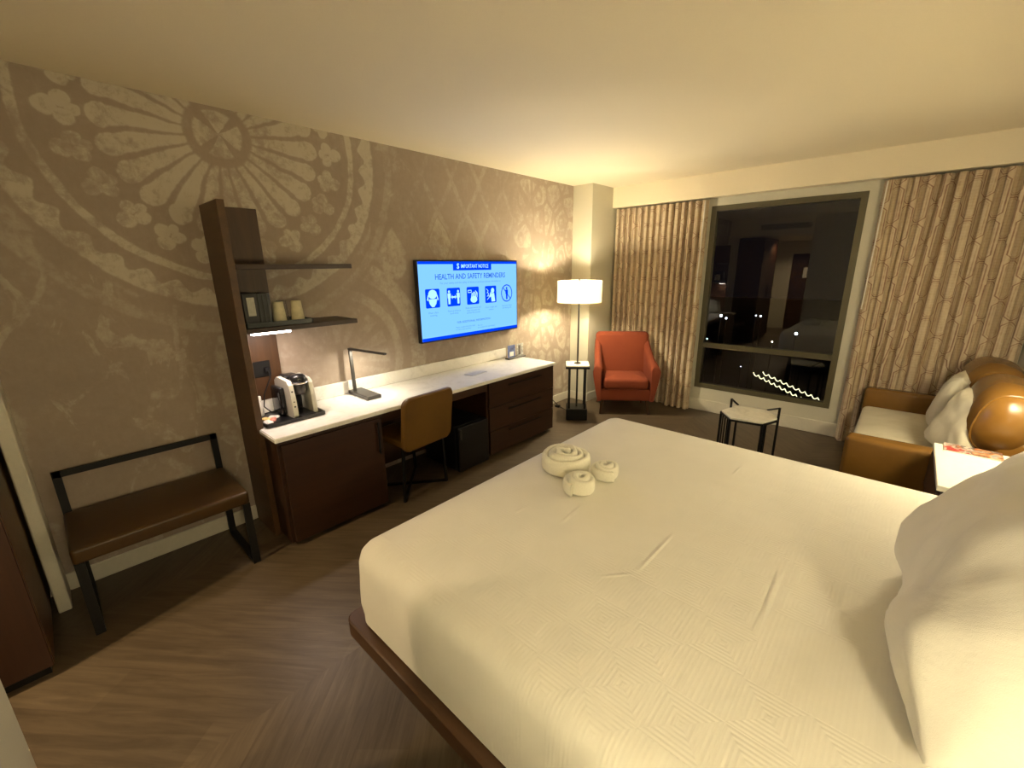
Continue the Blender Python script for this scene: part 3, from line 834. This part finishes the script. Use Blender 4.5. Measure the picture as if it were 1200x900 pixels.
# back: rounded panel, slight tilt, top wider
bm = bmesh.new()
pts = rrect(-.225, .225, 0, .40, .055, 8)
def back_pt(y, z, x): 
    w = 1+.02*z
    return Vector((x+.05*(z/.4)+.03*(1-(y/.225)**2)-.03, y*w, .405+z))
A = []
for x, ins in ((0, .006), (.006, 0), (.03, 0), (.038, .008)):
    A.append([bm.verts.new(back_pt(y*(1-ins/.225), ins+z*(1-2*ins/.4), x)) for y, z in pts])
n = len(pts)
for a, b in zip(A, A[1:]):
    for i in range(n): bm.faces.new((a[i], a[(i+1) % n], b[(i+1) % n], b[i]))
bm.faces.new(A[0][::-1]); bm.faces.new(A[-1])
finish('backrest', bm, m_chleather, ch, True, loc=(.245, 0, 0))
bm = bmesh.new(); soft(bm, -.22, .235, -.185, .20, .405, .465, .06, .02, .008); finish('seat', bm, m_chleather, ch, True)
bm = bmesh.new()
bar(bm, (-.2, -.18, .395), (.2, .18, .395), .022, .018); bar(bm, (-.2, .18, .395), (.2, -.18, .395), .022, .018)
bar(bm, (.2, -.18, .395), (.262, -.18, .52), .02, .012); bar(bm, (.2, .18, .395), (.262, .18, .52), .02, .012)
finish('seat_frame', bm, m_black, ch)
for x, y in ((.19, -.205), (.19, .205), (-.19, -.205), (-.19, .205)):
    bm = bmesh.new(); bar(bm, (x, y, .0), (x, y*.9, .40), .018); finish('leg', bm, m_black, ch)
bm = bmesh.new(); bar(bm, (-.19, -.205, .009), (.19, .205, .009), .018); bar(bm, (-.19, .205, .009), (.19, -.205, .009), .018); finish('floor_brace', bm, m_black, ch)

# ------------------------------------------------------------------ floor lamp with built-in table
fl = thing('floor_lamp', 'tall lit floor lamp with a drum shade rising from a small slatted table', 'lamp', (.505, 3.875, 0), R(-2+38))
finish('base', B(-.115, .115, -.115, .115, 0, .13, .006, 1), m_black, fl)
for x, y in ((-.085, -.085), (.085, -.085), (-.085, .085), (.085, .085)):
    bm = bmesh.new(); bar(bm, (x, y, .13), (x, y, .60), .022); finish('table_leg', bm, m_black, fl)
bm = bmesh.new(); bar(bm, (0, -.0, .13), (0, 0, .60), .02); finish('centre_post', bm, m_black, fl)
finish('table_frame', B(-.128, .128, -.128, .128, .585, .608, .002, 1), m_black, fl)
tt = finish('table_top', B(-.125, .125, -.125, .125, .608, .622, .003, 1), m_marble, fl); tt['label'] = 'pale stone top'
bm = bmesh.new(); lathe(bm, [(0, .622), (.036, .622), (.036, .632), (.009, .636), (.009, 1.52), (0, 1.52)], n=20); finish('pole', bm, m_gunmetal, fl, True)
sh = bmesh.new(); SR = .232
ZS0, ZS1 = 1.285, 1.505
lathe(sh, [(SR, ZS0), (SR, ZS1), (SR-.004, ZS1), (SR-.004, ZS0), (SR, ZS0)], n=64)
shd = finish('lamp_shade', sh, m_shade, fl, True)
bm = bmesh.new()
for k in range(3):
    a = 2*PI*k/3; bar(bm, (0, 0, ZS1-.012), ((SR-.004)*math.cos(a), (SR-.004)*math.sin(a), ZS1-.012), .005)
lathe(bm, [(0, ZS1-.02), (.012, ZS1-.02), (.012, ZS1+.015), (.006, ZS1+.02), (0, ZS1+.02)], n=16)
finish('shade_fitter', bm, m_gunmetal, shd)
m_bulb = emit('warm_bulb', (1, .70, .36), 1.2)
bm = bmesh.new(); bmesh.ops.create_uvsphere(bm, u_segments=20, v_segments=12, radius=.03); finish('bulb', bm, m_bulb, fl, True, loc=(.05, 0, 1.40))
bm = bmesh.new(); bmesh.ops.create_uvsphere(bm, u_segments=20, v_segments=12, radius=.03); finish('bulb', bm, m_bulb, fl, True, loc=(-.05, 0, 1.40))
# wall outlet with the lamp's cord
ol = thing('wall_outlet', 'white outlet plate low on the wall between desk and floor lamp', 'outlet', (0, 4.0, .42))
finish('plate', B(.0005, .006, -.035, .035, -.055, .055, .002, 1), m_white, ol)
finish('plug', B(.006, .04, -.018, .018, -.02, .03, .004, 1), m_blackpl, ol)
bm = bmesh.new(); tube(bm, [(.035, 4.0, .42), (.045, 4.0, .36), (.05, 4.005, .2), (.06, 4.02, .08), (.14, 4.04, .012), (.30, 3.97, .012), (.42, 3.89, .012)], .005, 8)
cd = tag(finish('lamp_cord', bm, m_blackpl, smooth=True), 'black cord from the wall outlet down to the floor lamp', 'cord')
finish('foot_switch', B(.10, .16, 4.01, 4.05, 0, .03, .006, 2), m_blackpl, cd)

# ------------------------------------------------------------------ orange armchair  (local: faces -y, origin on the floor)
ac = thing('armchair', 'orange upholstered armchair in the corner beside the floor lamp', 'armchair', (.885, 4.285, 0), R(36))
W = .335
def arm_bm(sx):
    bm = bmesh.new()
    # side profile (y, z_top); loft across x with rounded top
    ys = [(-.01, .555), (.0, .575), (.05, .60), (.15, .62), (.27, .67), (.38, .74), (.46, .80), (.53, .83)]
    secs = []
    for i, (y, zt) in enumerate(ys):
        t = i/(len(ys)-1)
        w = .095*(1-t)+.07*t
        xo = W+.035*(1-t)-.02*t; xi = xo-w
        zb = .165
        pr_ = [(xi, zb), (xo-.06, zb), (xo-.03, zb+.15), (xo-.005, zt-.10), (xo, zt-.045), (xo-.012, zt-.012), (xo-.035, zt), (xo-w+.022, zt-.008), (xi, zt-.035), (xi+.0, zt-.12)]
        secs.append([bm.verts.new((sx*a, y+(.012*(1-t) if b_ > zt-.03 else 0), b_)) for a, b_ in pr_])
    for a, b_ in zip(secs, secs[1:]):
        for k in range(len(a)): bm.faces.new((a[k], a[(k+1) % len(a)], b_[(k+1) % len(a)], b_[k]))
    bm.faces.new(secs[0]); bm.faces.new(secs[-1][::-1])
    bmesh.ops.bevel(bm, geom=[e for e in bm.edges if len(e.link_faces) == 2 and e.calc_face_angle() > R(60)], offset=.012, segments=3, affect='EDGES')
    return bm
for sx in (-1, 1): finish('arm', arm_bm(sx), m_orange, ac, True, 50)
bm = bmesh.new(); soft(bm, -.285, .285, .005, .50, .165, .30, .02, .02); finish('seat_base', bm, m_orange, ac, True)
bm = bmesh.new(); soft(bm, -.255, .255, -.012, .43, .300, .455, .05, .035, .03); finish('seat_cushion', bm, m_orange, ac, True)
bm = bmesh.new()
def lean(co):
    z = co.z
    return Vector((co.x*(1+.02*(z-.3)/.6), co.y+.14*(z-.25)+.02*abs(co.x)/.3*-1, z-.012*(co.x/.3)**2*(1 if z > .8 else 0)))
soft(bm, -.305, .305, .375, .505, .20, .895, .05, .045, .0, fn=lean)
finish('backrest', bm, m_orange, ac, True)
for x, y in ((-.25, .05), (.25, .05), (-.25, .46), (.25, .46)):
    bm = bmesh.new(); tube(bm, [(x*1.08, y-.02 if y < .2 else y+.02, 0), (x*.98, y, .17)], [.011, .02], 12); finish('leg', bm, m_walnut, ac, True)

# ------------------------------------------------------------------ hexagonal accent table
HC = (2.260, 3.795)
hx = [(2.057, 3.748), (2.173, 3.594), (2.396, 3.628), (2.464, 3.821), (2.349, 3.995), (2.122, 3.987)]
ht = thing('hexagonal_table', 'small six-sided table with pale top and black barred frame before the window', 'table', (*HC, 0))
hl = [(a-HC[0], b-HC[1]) for a, b in hx]
bm = bmesh.new(); prism(bm, [(a*.985, b*.985) for a, b in hl], .440, .452); finish('table_top', bm, m_marble, ht)
bm = bmesh.new()
for i in range(6):
    a, b = hl[i], hl[(i+1) % 6]
    bar(bm, (*a, .432), (*b, .432), .014, .016)
finish('top_frame', bm, m_black, ht)
bm = bmesh.new()
for i in range(6):
    a, b = hl[i], hl[(i+1) % 6]
    bar(bm, (*a, .009), (*b, .009), .014, .016)
finish('bottom_frame', bm, m_black, ht)
def lerp(a, b, t): return (a[0]+(b[0]-a[0])*t, a[1]+(b[1]-a[1])*t)
P3 = lerp(hl[0], hl[5], .55)
for i, (p, zt) in enumerate([(hl[0], .44), (hl[1], .44), (hl[2], .44), (hl[3], .54), (hl[4], .44), (hl[5], .44), (P3, .53)]):
    bm = bmesh.new(); bar(bm, (*p, 0), (*p, zt), .016); finish('post', bm, m_black, ht)
for t in (.25, .5, .75):
    for a, b in ((hl[0], hl[1]),):
        p = lerp(a, b, t); bm = bmesh.new(); bar(bm, (*p, 0), (*p, .43), .009); finish('spindle', bm, m_black, ht)
    p = lerp(hl[2], hl[3], t*.35); bm = bmesh.new(); bar(bm, (*p, 0), (*p, .43), .009); finish('spindle', bm, m_black, ht)
bm = bmesh.new(); bar(bm, (*hl[3], .535), (*hl[4], .452), .012); finish('side_brace', bm, m_black, ht)
bm = bmesh.new(); bar(bm, (*P3, .525), (*hl[5], .452), .012); finish('side_brace', bm, m_black, ht)

# ------------------------------------------------------------------ sofa (faces -x)
so = thing('sofa', 'tan leather sofa with cream seat and rounded back cushions under the window curtain', 'sofa', (3.35, 4.08, 0))
SX0, SX1 = 2.925-3.35, 3.77-3.35; SY0, SY1 = 3.30-4.08, 4.875-4.08
bm = bmesh.new(); soft(bm, SX0+.005, SX1-.05, SY0+.10, SY1-.10, .07, .34, .02, .015); finish('base', bm, m_leather, so, True)
for a, b in ((SY0, SY0+.125), (SY1-.115, SY1)):
    bm = bmesh.new(); soft(bm, SX0, SX1-.02, a, b, .06, .585, .03, .028); finish('arm', bm, m_leather, so, True)
bm = bmesh.new(); soft(bm, SX0+.01, SX1-.22, SY0+.128, SY1-.118, .335, .465, .05, .035, .03); finish('seat_cushion', bm, m_cream, so, True)
bm = bmesh.new(); soft(bm, SX1-.20, SX1, SY0+.12, SY1-.11, .07, .70, .03, .03); finish('back_frame', bm, m_leather, so, True)
def bolster(yc, L):
    # D-shaped leather back cushion with rounded ends
    bm = bmesh.new(); n = 36; prof = []
    for k in range(n):
        a = 2*PI*k/n
        ca, sa = math.cos(a), math.sin(a)
        prof.append((.155*math.copysign(abs(ca)**.75, ca), .215*math.copysign(abs(sa)**.8, sa)))
    T = [-1, -.995, -.975, -.94, -.89, -.82, -.72, -.6, -.3, 0, .3, .6, .72, .82, .89, .94, .975, .995, 1]
    R_ = []
    for t in T:
        s = max((1-abs(t)**4.5)**.5, .04)
        R_.append([bm.verts.new((x*s, t*L/2, z*s)) for x, z in prof])
    for a, b in zip(R_, R_[1:]):
        for k in range(n): bm.faces.new((a[k], a[(k+1) % n], b[(k+1) % n], b[k]))
    bm.faces.new(R_[0]); bm.faces.new(R_[-1][::-1])
    return bm
for yc, L in ((3.74, .70), (4.44, .68)):
    o = finish('back_cushion', bolster(yc, L), m_leather, so, True, 60, loc=(SX1-.175, yc-4.08, .765), rot=(0, R(12), 0))
    bm = bmesh.new(); tube(bm, [(.155*1.0*math.copysign(abs(math.cos(q_))**.75, math.cos(q_))*.80, L/2*.80+0*q_, .215*math.copysign(abs(math.sin(q_))**.8, math.sin(q_))*.80) for q_ in [2*PI*k/40+.01 for k in range(41)]], .006, 6, False)
    for v_ in bm.verts: v_.co.x *= 1; v_.co.y = -L/2*.80+(v_.co.y-L/2*.80)
    SS = (1-.80**4.5)**.5/.80
    for v_ in bm.verts: v_.co.x *= SS; v_.co.z *= SS
    finish('piping', bm, m_leather, o, True)
for a in (SY0+.06, SY1-.06):
    for x in (SX0+.06, SX1-.08):
        bm = bmesh.new(); tube(bm, [(x, a, 0), (x, a, .07)], [.014, .02], 10); finish('leg', bm, m_black, so, True)
# ------------------------------------------------------------------ bed
BX0, BX1, BY0, BY1 = 1.690, 3.70, .600, 2.532
bd = thing('bed', 'king bed with a white cover on a brown wood platform', 'bed', (2.7, 1.566, 0))
ox, oy = 2.7, 1.566
bm = bmesh.new(); rings(bm, BX0-.035-ox, BX1+.0-ox, BY0-.035-oy, BY1+.035-oy, .05, [(.01, .27), (0, .275), (0, .335), (.006, .34)]); finish('platform', bm, m_bedwood, bd, True)
finish('plinth', B(BX0+.35-ox, BX1-.1-ox, BY0+.3-oy, BY1-.3-oy, 0, .27), m_black, bd)
bm = bmesh.new()
def sag(co):
    x, y, z = co
    ex = min(x-(BX0-ox), (BX1-ox)-x); ey = min(y-(BY0-oy), (BY1-oy)-y)
    # bottom hem wanders a little
    if z < .40:
        z += .010*noise.noise(Vector((x*5, y*5, 0)))
    if .40 <= z < .60:
        k = noise.noise(Vector((x*3, y*3, z*4)))*.008
        cx, cy = x/abs(x or 1), y/abs(y or 1)
        x += k; y += k
    if z > .6:
        z += .006*noise.noise(Vector((x*2.2, y*2.2, 3)))
    return Vector((x, y, z))
prof = [(.0, .343), (.0, .37), (-.002, .43), (-.004, .49), (-.002, .55), (.002, .60), (.012, .632), (.030, .652), (.058, .663), (.11, .668), (.2, .671), (.35, .673), (.55, .675), (.8, .676)]
rings(bm, BX0-ox, BX1-ox, BY0-oy, BY1-oy, .095, prof, n=14, fn=sag)
cv = finish('cover', bm, m_cover, bd, True, 60); cv['label'] = 'white quilted cover'
# material coordinates in world metres
cv.data.transform(Matrix.Translation((ox, oy, 0))); cv.location = (-ox, -oy, 0)
hb = finish('headboard', B(3.705-ox, 3.775-ox, .42-oy, 2.60-oy, 0, 1.12, .008, 2), m_bedwood, bd)

def lean_pillow(label, yc, seed, bx=3.20, tilt=62, w=.88, h=.56, t=.24, z0=.672, wr=.014, twist=0):
    o = finish('pillow', pillow_bm(w, h, t, seed=seed, wr=wr, sharp=.55, nu=60, nv=40), m_linen, smooth=True, angle=70)
    # local X -> world y, local Y -> up along tilt
    a = R(tilt)
    M = Matrix(((0, math.cos(a), -math.sin(a), 0), (1, 0, 0, 0), (0, math.sin(a), math.cos(a), 0), (0, 0, 0, 1)))
    M = Matrix(((0, math.cos(a), math.sin(a), 0), (-1, 0, 0, 0), (0, math.sin(a), -math.cos(a), 0), (0, 0, 0, 1)))
    o.matrix_world = Matrix.Translation((bx, yc, z0)) @ Matrix.Rotation(R(twist), 4, 'Z') @ M @ Matrix.Translation((0, h/2, 0))
    o['group'] = 'pillows'
    return tag(o, label, 'pillow')
lean_pillow('large plump white pillow leaning against the headboard of the bed', 1.43, 1, bx=3.27, tilt=60, w=.96, h=.56, t=.36, z0=.69, twist=-3, wr=.026)
def throw(label, x, y, z0, w, h, tilt, twist, seed):
    o = lean_pillow(label, y, seed, x, tilt, w, h, .15, z0, .012, twist); o.name = 'throw_pillow'; del o['group']
    o.data.materials[0] = m_cream
throw('grey-cream throw pillow at the window end of the sofa', 3.375, 4.34, .485, .44, .42, 76, -10, 2)
throw('cream throw pillow at the near end of the sofa behind the nightstand', 3.375, 3.66, .485, .46, .42, 70, 16, 5)

# rolled towels
def towel(label, x, y, z, r, h, turns, seed, rz=0):
    rnd = random.Random(seed)
    bm = bmesh.new(); n = int(turns*26)
    th = r/turns*.80
    prev = None; first = None
    K = 8
    for i in range(n+1):
        s = i/n; a = s*turns*2*PI+rz
        rc = th*.45+(r-th*.9)*s
        hh = h*(1.0-.30*s**2)*(1+.06*math.sin(a*1.7+seed))
        zb = 0
        tt = th*.5*(1+.12*math.sin(3.1*a+seed))
        ring = []
        for k in range(K*2):
            q_ = 2*PI*k/(K*2)
            cx = math.copysign(abs(math.cos(q_))**.7, math.cos(q_)); cz = math.copysign(abs(math.sin(q_))**.6, math.sin(q_))
            rr = rc+cx*tt
            ring.append(bm.verts.new((rr*math.cos(a), rr*math.sin(a), hh/2+cz*hh/2)))
        if prev:
            for k in range(K*2): bm.faces.new((prev[k], prev[(k+1) % (K*2)], ring[(k+1) % (K*2)], ring[k]))
        else: first = ring
        prev = ring
    bm.faces.new(first); bm.faces.new(prev[::-1])
    return tag(finish('rolled_towel', bm, m_towel, smooth=True, angle=60, loc=(x, y, z)), label, 'towel', 'white towels rolled into rosettes on the bed')
towel('largest white towel rosette at the back of the trio on the bed', 1.950, 1.615, .678, .136, .100, 3.4, 1)
towel('small white towel rosette at the front of the trio on the bed', 2.135, 1.475, .678, .080, .080, 2.6, 2, 1)
towel('small white towel rosette at the right of the trio on the bed', 2.150, 1.672, .678, .076, .068, 2.6, 3, 2)

# ------------------------------------------------------------------ nightstands, magazine, lamps
m_nstop = simple('nightstand_top', (.78, .77, .70), .3, nscale=40, namt=.03)
def nightstand(label, y0, y1, x0):
    n_ = thing('nightstand', label, 'nightstand', ((x0+XR)/2, (y0+y1)/2, 0))
    cx, cy = (x0+XR)/2, (y0+y1)/2
    finish('body', B(x0+.02-cx, XR-.004-cx, y0+.01-cy, y1-.01-cy, .10, .635, .004, 1), m_walnut_h, n_)
    finish('table_top', B(x0-cx, XR-.003-cx, y0-cy, y1-cy, .635, .662, .004, 2), m_nstop, n_)
    d = finish('drawer', B(x0-.0-cx, x0+.018-cx, y0+.02-cy, y1-.02-cy, .42, .62, .003, 1), m_walnut_h, n_)
    finish('plinth', B(x0+.05-cx, XR-.01-cx, y0+.03-cy, y1-.03-cy, 0, .10), m_black, n_)
    return n_
nightstand('nightstand with a white top between the bed and the sofa', 2.60, 3.255, 3.318)
mg = thing('magazine', 'colourful printed magazine lying on the white nightstand top', 'magazine', (3.465, 3.20, .6625), R(-2))
finish('pages', B(-.11, .11, -.065, .065, 0, .006, .001, 1), m_paper, mg)
q = Mat('magazine_print', (.5, .2, .2), .35)
v = q.coords('Object'); x, y, z = q.xyz(v)
a = q.vor(v, 26, 'F1'); nn = q.noise(v, 18, 3)
cc = q.ramp(nn*.9+(x+.12)*.9-.05, [(.25, (.30, .012, .012)), (.40, (.36, .03, .025)), (.46, (.60, .55, .48)), (.52, (.04, .03, .04)), (.60, (.40, .13, .03)), (.68, (.52, .38, .25)), (.75, (.20, .23, .28))])
q.t.links.new(cc, q.b.inputs['Base Color']); 
cvr = finish('front_cover', B(-.11, .11, -.065, .065, .006, .0068), q.m, mg)

def bedside_lamp(label, x, y, z, P):
    l = thing('bedside_lamp', label, 'lamp', (x, y, z))
    finish('wall_plate', B(XR-x-.012, XR-x-.001, -.05, .05, -.14, .0, .003, 1), m_gunmetal, l)
    bm = bmesh.new(); bar(bm, (XR-x-.012, 0, -.09), (0, 0, -.09), .012); bar(bm, (0, 0, -.09), (0, 0, .04), .010); finish('arm', bm, m_gunmetal, l)
    bm = bmesh.new(); rr = .085
    lathe(bm, [(0, 0), (rr, 0), (rr, .20), (rr-.003, .20), (rr-.003, .003), (0, .003)], n=40); finish('lamp_shade', bm, emit('glowing_lantern_shade', (1, .85, .54), P), l, True)
    bm = bmesh.new(); lathe(bm, [(0, .2005), (rr+.002, .2005), (rr+.002, .204), (0, .206)], n=40); finish('light_block_cap', bm, m_trim, l, True)  # opaque cap added to keep the shade's glow off the ceiling
    bm = bmesh.new(); bmesh.ops.create_uvsphere(bm, u_segments=16, v_segments=10, radius=.022); finish('bulb', bm, m_bulb, l, True, loc=(0, 0, .08))
LAMP_FAR, LAMP_NEAR, LAMP_FLOOR, LED_SHELF, LED_DESK, HALL = 20, 18.5, 24, .75, .62, 8
bedside_lamp('far bedside wall lamp with a small drum shade by the sofa', 3.655, 2.98, 1.20, LAMP_FAR)
bedside_lamp('near bedside wall lamp with a small drum shade beside the camera', 3.66, .0, 1.24, LAMP_NEAR)
nightstand('nightstand with a white top on the near side of the bed', -.24, .38, 3.34)

# ------------------------------------------------------------------ hallway: wardrobe, vent, downlights
wd = thing('wardrobe', 'tall reddish wood wardrobe at the left edge beside the hallway', 'wardrobe', (.34, -.85, 0))
finish('body', B(.004-.34, .66-.34, -1.45+.85, -.252+.85, .05, 2.18, .003, 1), m_walnut_x, wd)
finish('plinth', B(.03-.34, .64-.34, -1.42+.85, -.27+.85, 0, .05), m_black, wd)
for y0, y1 in ((-.845, -.254), (-1.448, -.849)):
    d = finish('door', B(.661-.34, .682-.34, y0+.85, y1+.85, .055, 2.175, .003, 1), m_redwood, wd)
    bm = bmesh.new(); yh = (y0+.05 if y0 > -1 else y1-.05)+.85; bar(bm, (.705-.34, yh, .9), (.705-.34, yh, 1.2), .01); bar(bm, (.682-.34, yh, .92), (.705-.34, yh, .92), .008); bar(bm, (.682-.34, yh, 1.18), (.705-.34, yh, 1.18), .008); finish('handle', bm, m_black, d)
vt = thing('air_vent', 'long slatted air vent above the hallway opening', 'vent', (1.01, YB, 2.37))
finish('frame', B(-.45, .45, 0, .012, -.06, .06, .002, 1), m_trim, vt)
for k in range(5):
    finish('slat', B(-.43, .43, .012, .018, -.046+.02*k, -.038+.02*k), m_black, vt)
for y, lab in ((-1.15, 'nearer'), (-2.2, 'farther')):
    dn = thing('downlight', 'round recessed ceiling light in the hallway, the %s one' % lab, 'ceiling light', (.90, y, 2.2), 0, 'hallway downlights')
    bm = bmesh.new(); lathe(bm, [(.045, -.001), (.06, -.001), (.06, -.008), (.045, -.004)], n=28); finish('bezel', bm, m_trim, dn, True)
    bm = bmesh.new(); lathe(bm, [(0, -.002), (.044, -.002)], n=28); finish('lens', bm, emit('downlight_lens', (1, .8, .55), 10), dn)
    li = bpy.data.lights.new('hall_light', 'SPOT'); li.energy = HALL*4; li.color = (1, .74, .42); li.spot_size = R(140); li.spot_blend = .6; li.shadow_soft_size = .03
    lo = bpy.data.objects.new('hall_light', li); C.objects.link(lo); lo.location = (.90, y, 2.185)

# ------------------------------------------------------------------ outside at night
struct(finish('ground_outside', B(-60, 60, 5.6, 160, -9.2, -9.0), simple('dark_ground', (.02, .02, .02), .9, nscale=.3, namt=.5)))
for i, (x, y, z, r, c, s, lab) in enumerate([
    (-7.294, 30, -1.82, .07, (.8, 1, .9), 9, 'small white outdoor lamp nearest the left curtain'),
    (-5.87, 30, -1.56, .12, (.7, .85, 1), 14, 'brightest bluish outdoor lamp seen left of centre in the upper pane'),
    (-5.54, 30, -1.70, .09, (.75, .85, 1), 10, 'bluish outdoor lamp just right of the brightest one'),
    (-6.83, 30, -2.40, .12, (.8, .95, 1), 10, 'white outdoor lamp low beside the left curtain'),
    (-6.59, 30, -3.15, .06, (.5, 1, .9), 6, 'faint greenish outdoor lamp just above the window crossbar'),
    (-3.83, 30, -1.43, .06, (.7, .85, 1), 8, 'left one of a close pair of outdoor lamps in mid window'),
    (-3.57, 30, -1.44, .08, (.7, .85, 1), 10, 'right one of a close pair of outdoor lamps in mid window'),
    (-1.58, 30, -2.35, .12, (.75, .9, 1), 14, 'bright outdoor lamp at the right of the upper pane'),
    (-2.75, 30, -2.96, .07, (1, .85, .6), 8, 'warm outdoor lamp right above the window crossbar'),
    (-4.32, 30, -4.74, .05, (.8, .85, 1), 2, 'very faint outdoor lamp in the lower pane')]):
    bm = bmesh.new(); bmesh.ops.create_icosphere(bm, subdivisions=2, radius=r*.6)
    lp = thing('outdoor_lamp', lab, 'outdoor lamp', (x, y, z), 0, 'distant lamps outside the window')
    finish('globe', bm, emit('outdoor_lamp_%d' % i, c, s*.35), lp, True)
    bm = bmesh.new(); tube(bm, [(0, 0, -r*.9), (0, 0, -9-z)], .03, 6); finish('post', bm, m_black, lp)
m_str = emit('string_light', (1, .95, .50), .5)
for (xa, za, xb, zb, n_, lab) in ((-2.438, -3.90, -.15, -4.83, 9, 'lower of the two glowing scalloped light strings outside'), (-2.0, -3.80, .80, -4.83, 10, 'upper of the two glowing scalloped light strings outside')):
    pts = []
    for i in range(n_*10+1):
        s = i/(n_*10); f_ = (i % 10)/10
        pts.append((xa+(xb-xa)*s, 25, za+(zb-za)*s-.13*math.sin(PI*f_)))
    bm = bmesh.new(); tube(bm, pts, .019, 6)
    tag(finish('light_string', bm, m_str, smooth=True), lab, 'string lights', 'scalloped light strings outside the window')

# ------------------------------------------------------------------ lights
def light(name, kind, loc, energy, col, size=.05, rot=None, **kw):
    li = bpy.data.lights.new(name, kind); li.energy = energy; li.color = col
    if kind == 'AREA': li.shape = 'RECTANGLE'; li.size = size[0]; li.size_y = size[1]
    else: li.shadow_soft_size = size
    for k, v_ in kw.items(): setattr(li, k, v_)
    o = bpy.data.objects.new(name, li); C.objects.link(o); o.location = loc
    if rot: o.rotation_euler = rot
    return o
light('floor_lamp_light', 'POINT', (.505, 3.875, 1.40), LAMP_FLOOR, (1, .86, .58), .035)
light('shelf_led_light', 'AREA', (.295, .915, 1.281), LED_SHELF, (1, .80, .68), (.035, .2))
light('desk_lamp_light', 'AREA', (.24, 1.575, ZT1+.322), LED_DESK, (1, .90, .70), (.18, .02), (0, R(5.5), R(26.7)))
light('television_glow', 'AREA', (.086, tyc, (TZ0+TZ1)/2), .6, (.25, .45, 1), (.65, 1.2), (0, R(-90), 0))

wld = bpy.data.worlds.new('night'); SC.world = wld; wld.use_nodes = True
wld.node_tree.nodes['Background'].inputs[0].default_value = (.0006, .0005, .0006, 1)
wld.node_tree.nodes['Background'].inputs[1].default_value = 1

# ------------------------------------------------------------------ camera
yaw, pit, rol, fpx = R(42.59684963), R(-15.15747447), R(-.80639404), 502.67
Fv = Vector((-math.sin(yaw)*math.cos(pit), math.cos(yaw)*math.cos(pit), math.sin(pit)))
Rv = Vector((math.cos(yaw), math.sin(yaw), 0)); Uv = Rv.cross(Fv)
R2 = Rv*math.cos(rol)+Uv*math.sin(rol); U2 = Uv*math.cos(rol)-Rv*math.sin(rol)
cam = bpy.data.cameras.new('camera'); cam.sensor_width = 36; cam.sensor_fit = 'HORIZONTAL'; cam.lens = fpx/1200*36; cam.clip_start = .01; cam.clip_end = 400
co = bpy.data.objects.new('camera', cam); C.objects.link(co)
Mx = Matrix((R2, U2, -Fv)).transposed().to_4x4(); Mx.translation = (3.087, 0, 1.644)
co.matrix_world = Mx
SC.camera = co
vs = SC.view_settings
SC.display_settings.display_device = 'sRGB'
vs.view_transform = 'Standard'; vs.look = 'None'; vs.gamma = 1; vs.exposure = 2.3; vs.use_curve_mapping = False
